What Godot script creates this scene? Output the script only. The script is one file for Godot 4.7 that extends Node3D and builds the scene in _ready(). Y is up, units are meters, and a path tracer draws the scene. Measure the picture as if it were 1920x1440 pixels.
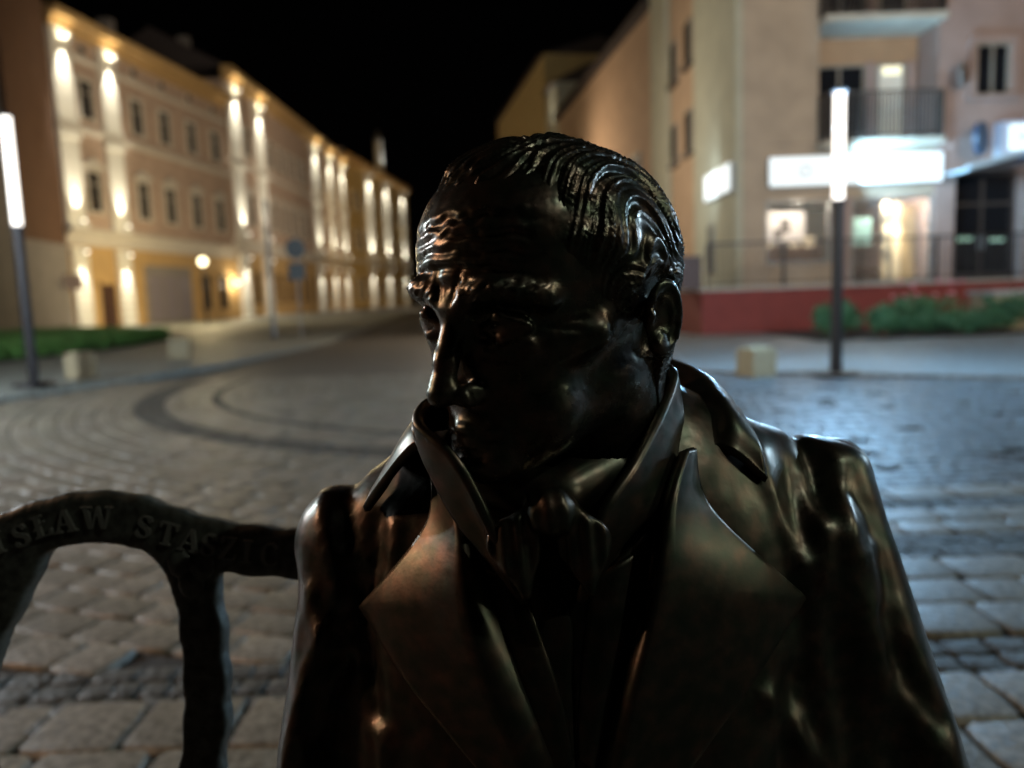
extends Node3D
# A market square at night: a bronze statue on a bench, facades with accent lights along a street, a corner shop with lit signs.

const EYE := Vector3(0, 1.2, 0)
const STATUE_BASE := Vector3(0.05, 0.0, -0.78)
const HEAD_AT := Vector3(23, 60, 0)
const HEAD_YAW := 40.0
const HEAD_PITCH := 17.5
const HEAD_ROLL := -6.0
const LENS_STOP := 3.2
const SIGN_POWER := 75.0
const LAMP_RIGHT := 24.0
const UNSEEN_KERB_RIGHT := 19.0
const LAMP_LEFT := 60.0
const UNSEEN_NEAR_LEFT := 9.5
const UNSEEN_KERB_LEFT := 44.0
const UNSEEN_NEAR_RIGHT := 2.5
const UNSEEN_HIGH_RIGHT := 11.0
const UNSEEN_STREET_POWER := 235.0
const UNSEEN_FLOOD_POWER := 68.0
const UNSEEN_SQUARE_POWER := 34.0
const BRONZE_RAMP := [Color(0.22, 0.25, 0.20), Color(0.30, 0.275, 0.235), Color(0.40, 0.31, 0.26)]
var SCULPT := Transform3D()          # the sculptor's frame, leaning a little back and aside, to the statue's own axes
var lean := Basis()
var bronze: StandardMaterial3D
var polished: StandardMaterial3D
var rng := RandomNumberGenerator.new()
var cubes := {}

func _ready() -> void:
	rng.seed = 20
	lean = Basis(Vector3.RIGHT, deg_to_rad(-6.6)) * Basis(Vector3.BACK, deg_to_rad(-2.0))
	SCULPT = Transform3D(lean, EYE + lean * Vector3(0, 0, -0.575) - STATUE_BASE)
	# camera: a phone's wide lens, focused on the face
	var cam := Camera3D.new()
	cam.name = "camera"
	add_child(cam)
	cam.position = EYE
	cam.basis = lean
	cam.near = 0.05
	cam.far = 1500.0
	cam.fov = 53.1
	var lens := CameraAttributesPhysical.new()
	lens.frustum_focal_length = 24.02
	lens.frustum_near = 0.05
	lens.frustum_far = 1500.0
	lens.exposure_aperture = LENS_STOP
	lens.frustum_focus_distance = 0.56
	cam.attributes = lens
	# night sky
	var env := Environment.new()
	env.background_mode = Environment.BG_SKY
	env.tonemap_mode = Environment.TONE_MAPPER_LINEAR
	env.tonemap_exposure = 1.0
	env.sdfgi_enabled = true
	env.ssao_enabled = true
	env.ssil_enabled = true
	var night := ProceduralSkyMaterial.new()
	night.sky_top_color = Color(0.010, 0.010, 0.012)
	night.sky_horizon_color = Color(0.028, 0.024, 0.022)
	night.ground_bottom_color = Color(0.01, 0.01, 0.01)
	night.ground_horizon_color = Color(0.028, 0.024, 0.022)
	night.sky_curve = 0.2
	env.sky = Sky.new()
	env.sky.sky_material = night
	env.background_energy_multiplier = 0.25
	var world := WorldEnvironment.new()
	world.name = "night"
	world.environment = env
	add_child(world)
	var unseen_moon := DirectionalLight3D.new()  # out of view, a very faint light from above
	unseen_moon.name = "unseen_moon"
	unseen_moon.light_energy = 0.0015
	unseen_moon.light_angular_distance = 0.5
	unseen_moon.shadow_enabled = true
	unseen_moon.rotation_degrees = Vector3(-50, 30, 0)
	add_child(unseen_moon)
	make_materials()
	build_ground()
	build_left_street()
	build_corner_house()
	build_far_right()
	build_terrace()
	build_street_things()
	build_bench()
	build_statue()

# ---------------------------------------------------------------- helpers
var M := {}

func noise_tex(sd: int, freq: float, oct: int, ramp: Array, size := 512, normal := false, bump := 4.0) -> NoiseTexture2D:
	var n := FastNoiseLite.new()
	n.seed = sd
	n.frequency = freq
	n.fractal_octaves = oct
	n.noise_type = FastNoiseLite.TYPE_SIMPLEX_SMOOTH
	var t := NoiseTexture2D.new()
	t.width = size
	t.height = size
	t.seamless = true
	t.noise = n
	if normal:
		t.as_normal_map = true
		t.bump_strength = bump
	elif ramp.size():
		var g := Gradient.new()
		g.offsets = PackedFloat32Array([0.0, 1.0])
		g.colors = PackedColorArray([ramp[0], ramp[1]])
		if ramp.size() > 2:
			g.offsets = PackedFloat32Array([0.15, 0.5, 0.85])
			g.colors = PackedColorArray([ramp[0], ramp[1], ramp[2]])
		t.color_ramp = g
	return t

func mat(c: Color, rough: float, tex: Texture2D = null, scale := 1.0, nor: Texture2D = null, nscale := 1.0) -> StandardMaterial3D:
	var m := StandardMaterial3D.new()
	m.albedo_color = c.linear_to_srgb()
	m.roughness = rough
	if tex:
		m.albedo_texture = tex
	if nor:
		m.normal_enabled = true
		m.normal_texture = nor
		m.normal_scale = nscale
	if tex or nor:
		m.uv1_triplanar = true
		m.uv1_world_triplanar = true
		m.uv1_scale = Vector3.ONE * scale
	return m

func glow(c: Color, e: float) -> StandardMaterial3D:
	var m := StandardMaterial3D.new()
	m.albedo_color = Color(0.8, 0.8, 0.8)
	m.roughness = 0.4
	m.emission_enabled = true
	m.emission = c.linear_to_srgb()
	m.emission_energy_multiplier = e
	return m

func make_materials() -> void:
	var wash := noise_tex(3, 0.006, 4, [Color(0.90, 0.90, 0.90), Color(1, 1, 1)])
	var grain := noise_tex(4, 0.05, 3, [], 512, true, 6.0)
	M.wash = wash
	M.grain = grain
	M.pink = mat(Color(0.50, 0.36, 0.26), 0.85, wash, 0.25, grain, 0.4)
	M.ochre = mat(Color(0.52, 0.33, 0.13), 0.85, wash, 0.25, grain, 0.4)
	M.pilaster = mat(Color(0.82, 0.78, 0.66), 0.75, wash, 0.25)
	M.cream = mat(Color(0.62, 0.54, 0.36), 0.8, wash, 0.25, grain, 0.4)
	M.white_trim = mat(Color(0.62, 0.56, 0.46), 0.75, wash, 0.4)
	M.yellow = mat(Color(0.58, 0.42, 0.18), 0.85, wash, 0.25, grain, 0.4)
	M.brown = mat(Color(0.14, 0.07, 0.035), 0.9, wash, 0.25, grain, 0.4)
	M.grey_render = mat(Color(0.26, 0.23, 0.20), 0.9, wash, 0.25, grain, 0.4)
	M.peach = mat(Color(0.55, 0.37, 0.24), 0.85, wash, 0.25, grain, 0.4)
	M.tan = mat(Color(0.52, 0.40, 0.29), 0.85, wash, 0.25, grain, 0.4)
	M.orange_wall = mat(Color(0.46, 0.29, 0.17), 0.85, wash, 0.25, grain, 0.4)
	M.mauve = mat(Color(0.42, 0.30, 0.26), 0.85, wash, 0.25, grain, 0.4)
	M.pale_cream = mat(Color(0.56, 0.53, 0.40), 0.85, wash, 0.25, grain, 0.4)
	M.red_wall = mat(Color(0.19, 0.028, 0.02), 0.75, wash, 0.5, grain, 0.5)
	M.coping = mat(Color(0.42, 0.38, 0.34), 0.7, wash, 0.8)
	M.roof = mat(Color(0.06, 0.045, 0.04), 0.8, wash, 0.5)
	M.dark_metal = mat(Color(0.035, 0.033, 0.035), 0.45)
	M.dark_metal.metallic = 0.6
	M.grey_metal = mat(Color(0.30, 0.31, 0.31), 0.45)
	M.grey_metal.metallic = 0.5
	M.wood_door = mat(Color(0.06, 0.022, 0.01), 0.6, wash, 0.8)
	M.frame = mat(Color(0.30, 0.26, 0.21), 0.6)
	M.frame_dark = mat(Color(0.05, 0.04, 0.035), 0.5)
	M.pane = mat(Color(0.012, 0.012, 0.014), 0.08)
	M.lit_pane = glow(Color(0.36, 0.30, 0.10), 0.35)
	M.clear = StandardMaterial3D.new()
	M.clear.albedo_color = Color(0.9, 0.95, 0.95, 0.06)
	M.clear.transparency = BaseMaterial3D.TRANSPARENCY_ALPHA
	M.clear.roughness = 0.03
	M.concrete = mat(Color(0.36, 0.36, 0.35), 0.6, wash, 0.6, grain, 0.5)
	M.beige_stone = mat(Color(0.38, 0.31, 0.19), 0.75, wash, 1.2, grain, 0.7)
	var speck := noise_tex(9, 0.03, 4, [Color(0.60, 0.58, 0.55), Color(0.85, 0.84, 0.82), Color(1, 1, 1)])
	var speck_n := noise_tex(10, 0.02, 4, [], 512, true, 8.0)
	M.slab = mat(Color(0.27, 0.24, 0.195), 0.5, speck, 1.6, speck_n, 0.25)
	M.slab.vertex_color_use_as_albedo = true
	M.sett = mat(Color(0.125, 0.14, 0.155), 0.47, speck, 2.0, speck_n, 0.15)
	M.sett.vertex_color_use_as_albedo = true
	M.dark_sett = mat(Color(0.085, 0.08, 0.07), 0.6, speck, 2.0, speck_n, 1.0)
	M.dark_sett.vertex_color_use_as_albedo = true
	M.joint = mat(Color(0.05, 0.043, 0.036), 0.95, speck, 2.0, speck_n, 1.0)
	M.road = mat(Color(0.17, 0.15, 0.13), 0.55, speck, 0.8, speck_n, 0.8)
	M.walk = mat(Color(0.26, 0.275, 0.28), 0.55, speck, 0.7, speck_n, 0.25)
	M.walk_left = mat(Color(0.40, 0.43, 0.40), 0.6, speck, 0.7, speck_n, 0.25)
	M.lamp_glow = glow(Color(1.0, 0.93, 0.84), 2.6)
	M.sign_glow = glow(Color(0.84, 0.96, 1.0), 0.96)
	M.blue_sign_glow = glow(Color(0.70, 0.91, 1.0), 1.25)
	M.warm_glow = glow(Color(1.0, 0.86, 0.50), 6.0)
	M.fixture_glow = glow(Color(1.0, 0.93, 0.74), 2.5)
	M.blue = mat(Color(0.05, 0.16, 0.34), 0.4)
	M.fabric = mat(Color(0.75, 0.66, 0.48), 0.9)
	bronze = StandardMaterial3D.new()
	bronze.metallic = 0.88
	bronze.albedo_color = Color(1, 1, 1)
	bronze.albedo_texture = noise_tex(21, 0.012, 4, BRONZE_RAMP)
	bronze.roughness = 1.0
	bronze.roughness_texture = noise_tex(22, 0.02, 4, [Color(0.26, 0.26, 0.26), Color(0.45, 0.45, 0.45)])
	bronze.normal_enabled = true
	bronze.normal_texture = noise_tex(23, 0.06, 3, [], 512, true, 3.0)
	bronze.normal_scale = 0.07
	bronze.uv1_triplanar = true
	bronze.uv1_scale = Vector3.ONE * 7.0
	polished = bronze.duplicate()
	polished.roughness_texture = noise_tex(24, 0.02, 4, [Color(0.20, 0.20, 0.20), Color(0.36, 0.36, 0.36)])
	M.iron = mat(Color(0.12, 0.12, 0.10), 0.45, speck, 4.0, speck_n, 0.25)
	M.iron.metallic = 0.4
	M.leaf = mat(Color(0.04, 0.115, 0.05), 0.6)
	M.leaf_light = mat(Color(0.055, 0.15, 0.065), 0.6)
	M.grass = mat(Color(0.12, 0.30, 0.06), 0.7)
	M.grass.backlight_enabled = true
	M.grass.backlight = Color(0.5, 0.5, 0.5)
	M.letter_iron = mat(Color(0.20, 0.19, 0.16), 0.45)  # paler than the bench iron, for the raised letters
	M.letter_iron.metallic = 0.4
	M.shop_wall = mat(Color(0.20, 0.165, 0.12), 0.8)
	M.soil = mat(Color(0.03, 0.024, 0.018), 0.95, speck, 1.0)
	M.flower = mat(Color(0.6, 0.22, 0.26), 0.7)

func thing(called: String, label: String, category: String, at := Vector3.ZERO, group := "") -> Node3D:
	var o := Node3D.new()
	o.name = called
	add_child(o, true)
	o.position = at
	o.set_meta("label", label)
	o.set_meta("category", category)
	if group:
		o.set_meta("group", group)
	return o

func cube(size: Vector3) -> BoxMesh:
	var key := (size * 1000.0).round()
	if not cubes.has(key):
		var b := BoxMesh.new()
		b.size = size
		cubes[key] = b
	return cubes[key]

func piece(parent: Node, called: String, mesh: Mesh, m: Material, at := Vector3.ZERO, rot := Vector3.ZERO) -> MeshInstance3D:
	var o := MeshInstance3D.new()
	o.name = called
	o.mesh = mesh
	o.material_override = m
	o.position = at
	o.rotation = rot
	parent.add_child(o, true)
	return o

# a box given by its two opposite corners
func slab(parent: Node, called: String, a: Vector3, b: Vector3, m: Material) -> MeshInstance3D:
	return piece(parent, called, cube((b - a).abs()), m, (a + b) * 0.5)

func quad_box(st: SurfaceTool, a: Vector3, b: Vector3) -> void:
	var lo := Vector3(minf(a.x, b.x), minf(a.y, b.y), minf(a.z, b.z))
	var hi := Vector3(maxf(a.x, b.x), maxf(a.y, b.y), maxf(a.z, b.z))
	var c: Array[Vector3] = []
	for k in 8:
		c.append(Vector3(hi.x if k & 1 else lo.x, hi.y if k & 2 else lo.y, hi.z if k & 4 else lo.z))
	for f in [[0, 1, 3, 2], [5, 4, 6, 7], [4, 0, 2, 6], [1, 5, 7, 3], [2, 3, 7, 6], [4, 5, 1, 0]]:
		for k in [0, 1, 2, 0, 2, 3]:
			st.add_vertex(c[f[k]])

func begin() -> SurfaceTool:
	var st := SurfaceTool.new()
	st.begin(Mesh.PRIMITIVE_TRIANGLES)
	st.set_smooth_group(-1)
	return st

func done(st: SurfaceTool) -> ArrayMesh:
	st.generate_normals()
	return st.commit()

func tube(r0: float, r1: float, h: float, sides := 20) -> CylinderMesh:
	var c := CylinderMesh.new()
	c.top_radius = r1
	c.bottom_radius = r0
	c.height = h
	c.radial_segments = sides
	c.rings = 1
	return c

func omni(at: Vector3, c: Color, e: float, size: float, parent: Node = self, called := "lamp_light") -> OmniLight3D:
	var l := OmniLight3D.new()
	l.name = called
	l.light_color = c.linear_to_srgb()
	l.light_energy = e
	l.light_size = size
	l.omni_range = 120.0
	l.omni_attenuation = 2.0
	l.shadow_enabled = true
	l.position = at
	parent.add_child(l, true)
	return l

func spot(at: Vector3, towards: Vector3, c: Color, e: float, angle: float, parent: Node = self, called := "accent_light") -> SpotLight3D:
	var l := SpotLight3D.new()
	l.name = called
	l.light_color = c.linear_to_srgb()
	l.light_energy = e
	l.light_size = 0.04
	l.spot_range = 150.0
	l.spot_attenuation = 2.0
	l.spot_angle = angle
	l.spot_angle_attenuation = 0.8
	l.shadow_enabled = true
	parent.add_child(l, true)
	l.position = at
	var d := (towards - at).normalized()
	l.basis = Basis.looking_at(d, Vector3.UP if absf(d.y) < 0.98 else Vector3.RIGHT)
	return l

func area(at: Vector3, towards: Vector3, size: Vector2, c: Color, e: float, parent: Node = self, called := "sign_light") -> void:
	var l := AreaLight3D.new()
	l.name = called
	l.area_size = size
	l.light_color = c.linear_to_srgb()
	l.light_energy = e
	l.area_range = 80.0
	l.shadow_enabled = true
	parent.add_child(l, true)
	l.position = at
	l.basis = Basis.looking_at(towards, Vector3.UP)

# ---------------------------------------------------------------- ground
func stone_mesh(sd: int) -> ArrayMesh:
	# a worn paving stone, one metre square and one high, top at y = 0, to be scaled
	var r := RandomNumberGenerator.new()
	r.seed = sd
	var st := SurfaceTool.new()
	st.begin(Mesh.PRIMITIVE_TRIANGLES)
	st.set_smooth_group(0)
	var n := 4
	var steps := [-0.5, -0.43, 0.0, 0.43, 0.5]
	var ring: Array[Vector3] = []
	var top := []
	for i in n + 1:
		var row: Array[Vector3] = []
		for j in n + 1:
			var x: float = steps[i]
			var z: float = steps[j]
			var edge := (1 if i == 0 or i == n else 0) + (1 if j == 0 or j == n else 0)
			var p := Vector3(x, r.randf_range(-0.03, 0.03), z)
			if edge:
				p.x *= 0.93 + r.randf_range(-0.03, 0.03)
				p.z *= 0.93 + r.randf_range(-0.03, 0.03)
				p.y = -0.14 if edge == 1 else -0.26
				if edge == 2:
					p.x *= 0.94
					p.z *= 0.94
			row.append(p)
		top.append(row)
	for i in n:
		for j in n:
			var a: Vector3 = top[i][j]
			var b: Vector3 = top[i + 1][j]
			var c: Vector3 = top[i + 1][j + 1]
			var d: Vector3 = top[i][j + 1]
			for v in [a, b, c, a, c, d]:
				st.add_vertex(v)
	for k in n:
		ring.append(top[k][0])
	for k in n:
		ring.append(top[n][k])
	for k in n:
		ring.append(top[n - k][n])
	for k in n:
		ring.append(top[0][n - k])
	for k in ring.size():
		var a := ring[k]
		var b := ring[(k + 1) % ring.size()]
		var a2 := Vector3(a.x * 1.04, -1.6, a.z * 1.04)
		var b2 := Vector3(b.x * 1.04, -1.6, b.z * 1.04)
		for v in [a, b2, b, a, a2, b2]:
			st.add_vertex(v)
	st.generate_normals()
	return st.commit()

var stones: Array = []       # [transform, tint, kind]

func lay(x: float, z: float, w: float, l: float, turn: float, kind: int, rise := 0.0) -> void:
	var b := Basis(Vector3.UP, turn + rng.randf_range(-0.02, 0.02)) * Basis.from_scale(Vector3(w * 0.985, 0.016 if kind == 1 else 0.024, l * 0.985))
	b = Basis(Vector3.RIGHT, rng.randf_range(-0.007, 0.007)) * Basis(Vector3.BACK, rng.randf_range(-0.007, 0.007)) * b
	var v := rng.randf_range(0.72, 1.15)
	var tint := Color(v * rng.randf_range(0.96, 1.05), v, v * rng.randf_range(0.94, 1.03))
	stones.append([Transform3D(b, Vector3(x, rng.randf_range(-0.004, 0.006) + rise, z)), tint, kind])

func build_ground() -> void:
	var ground := piece(self, "ground", cube(Vector3(900, 1, 900)), M.road, Vector3(0, -0.555, -300))
	ground.set_meta("kind", "structure")
	var bed := slab(self, "paving_bed", Vector3(-12, -0.05, -12.6), Vector3(10.5, -0.022, 4), M.joint)
	bed.set_meta("kind", "structure")
	# two strips of slabs beside the bench, with a band of rough setts between
	var z := -0.9
	while z > -2.05:
		var d := 0.27
		var x := -4.2 + rng.randf_range(0, 0.3)
		while x < 3.4:
			var w := rng.randf_range(0.25, 0.38)
			lay(x + w / 2, z - d / 2, w, d, 0.0, 0)
			x += w
		z -= d
	z = -2.08
	for k in 4:
		var x := -4.2 + rng.randf_range(0, 0.1)
		while x < 3.6:
			var w := rng.randf_range(0.08, 0.15)
			lay(x + w / 2, z - 0.045, w, 0.095, rng.randf_range(-0.15, 0.15), 2, -0.008)
			x += w + 0.006
		z -= 0.1
	# left: slabs laid in rings round a far centre, with two dark bands of setts
	var mid := Vector2(1.5, -12.0)
	var r := 11.4
	while r > 0.6:
		var kind := 0
		var d := rng.randf_range(0.18, 0.22)
		if (r < 6.78 and r > 6.4) or (r < 5.92 and r > 5.7):
			kind = 2
			d = 0.11
		var a := rng.randf_range(0, 0.05)
		while a < TAU:
			var w := rng.randf_range(0.20, 0.32) if kind == 0 else rng.randf_range(0.1, 0.14)
			var am := a + w / r * 0.5
			var p := mid + Vector2(cos(am), sin(am)) * (r - d / 2)
			a += w / r
			if p.y > -2.54 or p.x > 0.62 or p.x < -9.0 or p.y < -12.4 or p.x < left_kerb(p.y) + 0.2:
				continue
			lay(p.x, p.y, d, w, -am, kind)
		r -= d
	# right: two strips of slabs between bands of setts, then small worn setts as far as the kerb
	z = -2.5
	var right := [[0.26, 0], [0.24, 0], [0.26, 0], [0.1, 2], [0.1, 2], [0.1, 2], [0.2, 0], [0.22, 0], [0.1, 2], [0.1, 2], [0.24, 0]]
	for e in right:
		var d: float = e[0]
		var x := 0.66 + rng.randf_range(0, 0.2)
		while x < 5.2:
			var w := rng.randf_range(0.22, 0.40) if e[1] == 0 else rng.randf_range(0.1, 0.16)
			lay(x + w / 2, z - d / 2, w, d, 0.0, e[1], -0.008 if e[1] == 2 else 0.0)
			x += w
		z -= d
	while z > -11.2:
		var d := rng.randf_range(0.12, 0.15)
		var x := 0.66 + rng.randf_range(0, 0.1)
		while x < 9.2:
			var w := rng.randf_range(0.11, 0.24)
			if rng.randf() > 0.05 and z > right_kerb(x) + 0.1:
				lay(x + w / 2, z - d / 2, w, d, rng.randf_range(-0.03, 0.03), 1)
			x += w
		z -= d
	place_stones()
	# pavements with kerbs
	var left := PackedVector2Array()
	for k in 40:
		var zz := -3.0 - k * 2.0
		left.append(Vector2(left_kerb(zz), zz))
	left.append_array([Vector2(-24, -82), Vector2(-28, -40), Vector2(-34, -3)])
	pavement("pavement", left, M.walk_left)
	var rt := PackedVector2Array([Vector2(0.9, -11.88), Vector2(2.59, -10.91), Vector2(5.93, -9.0), Vector2(9.4, -7.0), Vector2(16, -7), Vector2(16, -19.3), Vector2(4.6, -19.3), Vector2(4.4, -34), Vector2(2.8, -40), Vector2(1.8, -34), Vector2(0.7, -20)])
	pavement("pavement", rt, M.walk)

func left_kerb(z: float) -> float:
	if z > -10.5:
		return lerpf(-9.6, -7.0, clampf((-3.0 - z) / 7.5, 0, 1))
	if z > -14.8:
		return lerpf(-7.0, -5.8, (-10.5 - z) / 4.3)
	if z > -22.0:
		return lerpf(-5.8, -5.45, (-14.8 - z) / 7.2)
	return lerpf(-5.45, -8.0, clampf((-22.0 - z) / 40.0, 0, 1))

func right_kerb(x: float) -> float:
	return -10.91 + (x - 2.59) * 0.572

func pavement(called: String, outline: PackedVector2Array, m: Material) -> void:
	var st := begin()
	var tri := Geometry2D.triangulate_polygon(outline)
	var area2 := 0.0
	for k in outline.size():
		area2 += outline[k].cross(outline[(k + 1) % outline.size()])
	for k in range(0, tri.size(), 3):
		var a := outline[tri[k]]
		var b := outline[tri[k + 1]]
		var c := outline[tri[k + 2]]
		if (b - a).cross(c - a) < 0.0:
			var q := b
			b = c
			c = q
		for p in [a, b, c]:
			st.add_vertex(Vector3(p.x, 0.05, p.y))
	for k in outline.size():
		var a := outline[k]
		var b := outline[(k + 1) % outline.size()]
		if area2 < 0.0:
			var q := a
			a = b
			b = q
		for v in [Vector3(a.x, 0.05, a.y), Vector3(b.x, -0.05, b.y), Vector3(b.x, 0.05, b.y), Vector3(a.x, 0.05, a.y), Vector3(a.x, -0.05, a.y), Vector3(b.x, -0.05, b.y)]:
			st.add_vertex(v)
	var o := piece(self, called, done(st), m)
	o.set_meta("kind", "structure")
	# kerbstones along the near edge
	for k in outline.size() - 1:
		var a := outline[k]
		var b := outline[k + 1]
		if a.distance_to(b) > 6.0 or a.y < -40.0:
			continue
		var n := int(ceil(a.distance_to(b) / 1.0))
		for q in n:
			var p := a.lerp(b, (q + 0.5) / n)
			piece(o, "kerbstone", cube(Vector3(a.distance_to(b) / n - 0.012, 0.12, 0.14)), m, Vector3(p.x, -0.006, p.y), Vector3(0, -(b - a).angle(), 0))

func place_stones() -> void:
	var base := Node3D.new()
	base.name = "paving"
	base.set_meta("kind", "structure")
	add_child(base)
	var mats := [M.slab, M.sett, M.dark_sett]
	var names := ["paving_slab", "sett", "dark_sett"]
	var meshes: Array[ArrayMesh] = []
	for k in 4:
		meshes.append(stone_mesh(40 + k))
	var order: Array = []
	for i in stones.size():
		var t: Transform3D = stones[i][0]
		var p := lean.inverse() * (t.origin - EYE)
		var seen := p.z < -0.5 and absf(p.x / -p.z) < 0.72 and p.y / -p.z > -0.56
		# hidden behind the seated figure
		if absf(p.x / -p.z - 0.09) < 0.30 and p.y / -p.z < -0.14:
			seen = false
		order.append([-t.basis.x.length() * t.basis.z.length() / pow(p.length(), 3.0) if seen else 0.0, i])
	order.sort_custom(func(a, b): return a[0] < b[0] if a[0] != b[0] else a[1] < b[1])
	var rest := [[], [], []]
	var tinted := {}
	for k in order.size():
		var s: Array = stones[order[k][1]]
		if k < 300:
			# pieces of their own share a few tints of each stone
			var step := clampi(int((s[1].g - 0.72) / 0.43 * 4.0), 0, 3)
			var key := "%d_%d" % [s[2], step]
			if not tinted.has(key):
				var m: StandardMaterial3D = mats[s[2]].duplicate()
				m.vertex_color_use_as_albedo = false
				var v := 0.77 + step * 0.11
				var c: Color = m.albedo_color.srgb_to_linear()
				m.albedo_color = Color(c.r * v, c.g * v, c.b * v * (0.95 + 0.02 * step)).linear_to_srgb()
				tinted[key] = m
			var o := piece(base, names[s[2]], meshes[k % 4], tinted[key])
			o.transform = s[0]
		else:
			rest[s[2]].append(s)
	for kind in 3:
		var mm := MultiMesh.new()
		mm.transform_format = MultiMesh.TRANSFORM_3D
		mm.use_colors = true
		mm.mesh = meshes[kind]
		mm.instance_count = rest[kind].size()
		for i in rest[kind].size():
			mm.set_instance_transform(i, rest[kind][i][0])
			mm.set_instance_color(i, rest[kind][i][1])
		var o := MultiMeshInstance3D.new()
		o.name = "more_" + names[kind] + "s"
		o.multimesh = mm
		o.material_override = mats[kind]
		o.set_meta("kind", "stuff")
		base.add_child(o, true)

# ---------------------------------------------------------------- houses
func facade_frame(o: Node3D, p0: Vector2, p1: Vector2) -> float:
	# local x runs along the facade, z points out of it
	var d := p1 - p0
	o.position = Vector3(p0.x, 0, p0.y)
	o.rotation.y = -d.angle()
	return d.length()

func window_mesh(w: float, h: float, bars: int, transom: float) -> ArrayMesh:
	var st := begin()
	var t := 0.07
	quad_box(st, Vector3(-w / 2, 0, 0), Vector3(-w / 2 + t, h, 0.08))
	quad_box(st, Vector3(w / 2 - t, 0, 0), Vector3(w / 2, h, 0.08))
	quad_box(st, Vector3(-w / 2 + t, 0, 0), Vector3(w / 2 - t, t, 0.078))
	quad_box(st, Vector3(-w / 2 + t, h - t, 0), Vector3(w / 2 - t, h, 0.078))
	for k in bars:
		var x := -w / 2 + w * (k + 1) / (bars + 1)
		quad_box(st, Vector3(x - 0.035, t, 0), Vector3(x + 0.035, h - t, 0.07))
	if transom > 0.0:
		quad_box(st, Vector3(-w / 2 + t, h * transom - 0.05, 0.002), Vector3(w / 2 - t, h * transom + 0.05, 0.09))
	return done(st)

var window_meshes := {}

func window(o: Node3D, s: float, y: float, w: float, h: float, pane: Material, frame: Material, trim: Material, bars := 1, transom := 0.68, deep := 0.0) -> MeshInstance3D:
	var key := "%.2f_%.2f_%d_%.2f" % [w, h, bars, transom]
	if not window_meshes.has(key):
		window_meshes[key] = window_mesh(w, h, bars, transom)
	var f := piece(o, "window", window_meshes[key], frame, Vector3(s, y, deep + 0.012))
	piece(f, "pane", cube(Vector3(w - 0.1, h - 0.1, 0.02)), pane, Vector3(0, h / 2, 0.022))
	if trim:
		piece(f, "sill", cube(Vector3(w + 0.44, 0.12, 0.22)), trim, Vector3(0, -0.062, 0.105))
		piece(f, "surround", cube(Vector3(0.18, h, 0.14)), trim, Vector3(-w / 2 - 0.091, h / 2, 0.062))
		piece(f, "surround", cube(Vector3(0.18, h, 0.14)), trim, Vector3(w / 2 + 0.091, h / 2, 0.062))
		piece(f, "surround", cube(Vector3(w + 0.36, 0.18, 0.142)), trim, Vector3(0, h + 0.091, 0.062))
	return f

func hood(f: MeshInstance3D, w: float, h: float, m: Material) -> void:
	# a small gable over a window
	var p := PrismMesh.new()
	p.size = Vector3(w + 0.7, 0.42, 0.26)
	piece(f, "window_hood", p, m, Vector3(0, h + 0.55, 0.122))
	piece(f, "window_hood", cube(Vector3(w + 0.75, 0.13, 0.30)), m, Vector3(0, h + 0.27, 0.142))

func cornice(o: Node3D, a: float, b: float, y: float, steps: Array, m: Material) -> void:
	var st := begin()
	for e in steps:
		quad_box(st, Vector3(a, y + e[0], 0.0), Vector3(b, y + e[1], e[2]))
	piece(o, "cornice", done(st), m)

func pilaster(o: Node3D, a: float, b: float, y0: float, y1: float, m: Material) -> void:
	var p := piece(o, "pilaster", cube(Vector3(b - a, y1 - y0, 0.22)), m, Vector3((a + b) / 2, (y0 + y1) / 2, 0.108))
	piece(p, "capital", cube(Vector3(b - a + 0.2, 0.42, 0.34)), m, Vector3(0, (y1 - y0) / 2 - 0.21, 0.063))
	piece(p, "plinth", cube(Vector3(b - a + 0.14, 0.4, 0.3)), m, Vector3(0, -(y1 - y0) / 2 + 0.2, 0.043))

func rustic(o: Node3D, a: float, b: float, y0: float, y1: float, m: Material) -> void:
	var n := int((y1 - y0) / 0.42)
	for k in n:
		var h := (y1 - y0) / n
		piece(o, "rusticated_block", cube(Vector3(b - a, h - 0.05, 0.2)), m, Vector3((a + b) / 2, y0 + h * (k + 0.5), 0.098))

# a wall lamp: a small lit fitting with its light beside the wall
func accent(o: Node3D, s: float, y: float, up: bool, e: float, out := 0.42, spread := 24.0) -> void:
	var dir := 1.0 if up else -1.0
	var f := piece(o, "wall_light", cube(Vector3(0.14, 0.12, 0.14)), M.fixture_glow, Vector3(s, y, out + 0.02))
	piece(f, "bracket", cube(Vector3(0.06, 0.05, out - 0.1)), M.dark_metal, Vector3(0, -0.09 * dir, -out / 2 - 0.06))
	spot(Vector3(s, y, out), Vector3(s, y + dir * 4.8, 0.22), Color(1.0, 0.94, 0.80), e * 0.75, spread * 0.82, o)

func roof_over(o: Node3D, a: float, b: float, y: float, depth: float, rise: float) -> void:
	var st := begin()
	var v := [Vector3(a, y, 0.35), Vector3(b, y, 0.35), Vector3(b, y + rise, -depth * 0.5), Vector3(a, y + rise, -depth * 0.5), Vector3(a, y, -depth), Vector3(b, y, -depth)]
	for t in [[0, 2, 1], [0, 3, 2], [3, 5, 2], [3, 4, 5], [0, 4, 3], [1, 2, 5], [0, 1, 5], [0, 5, 4]]:
		for k in t:
			st.add_vertex(v[k])
	piece(o, "roof", done(st), M.roof)
	for k in int((b - a) / 9.0):
		piece(o, "chimney", cube(Vector3(0.7, 1.6, 0.9)), M.grey_render, Vector3(a + 4.0 + k * 8.3, y + rise * 0.72 + 0.5, -depth * 0.4))

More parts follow.
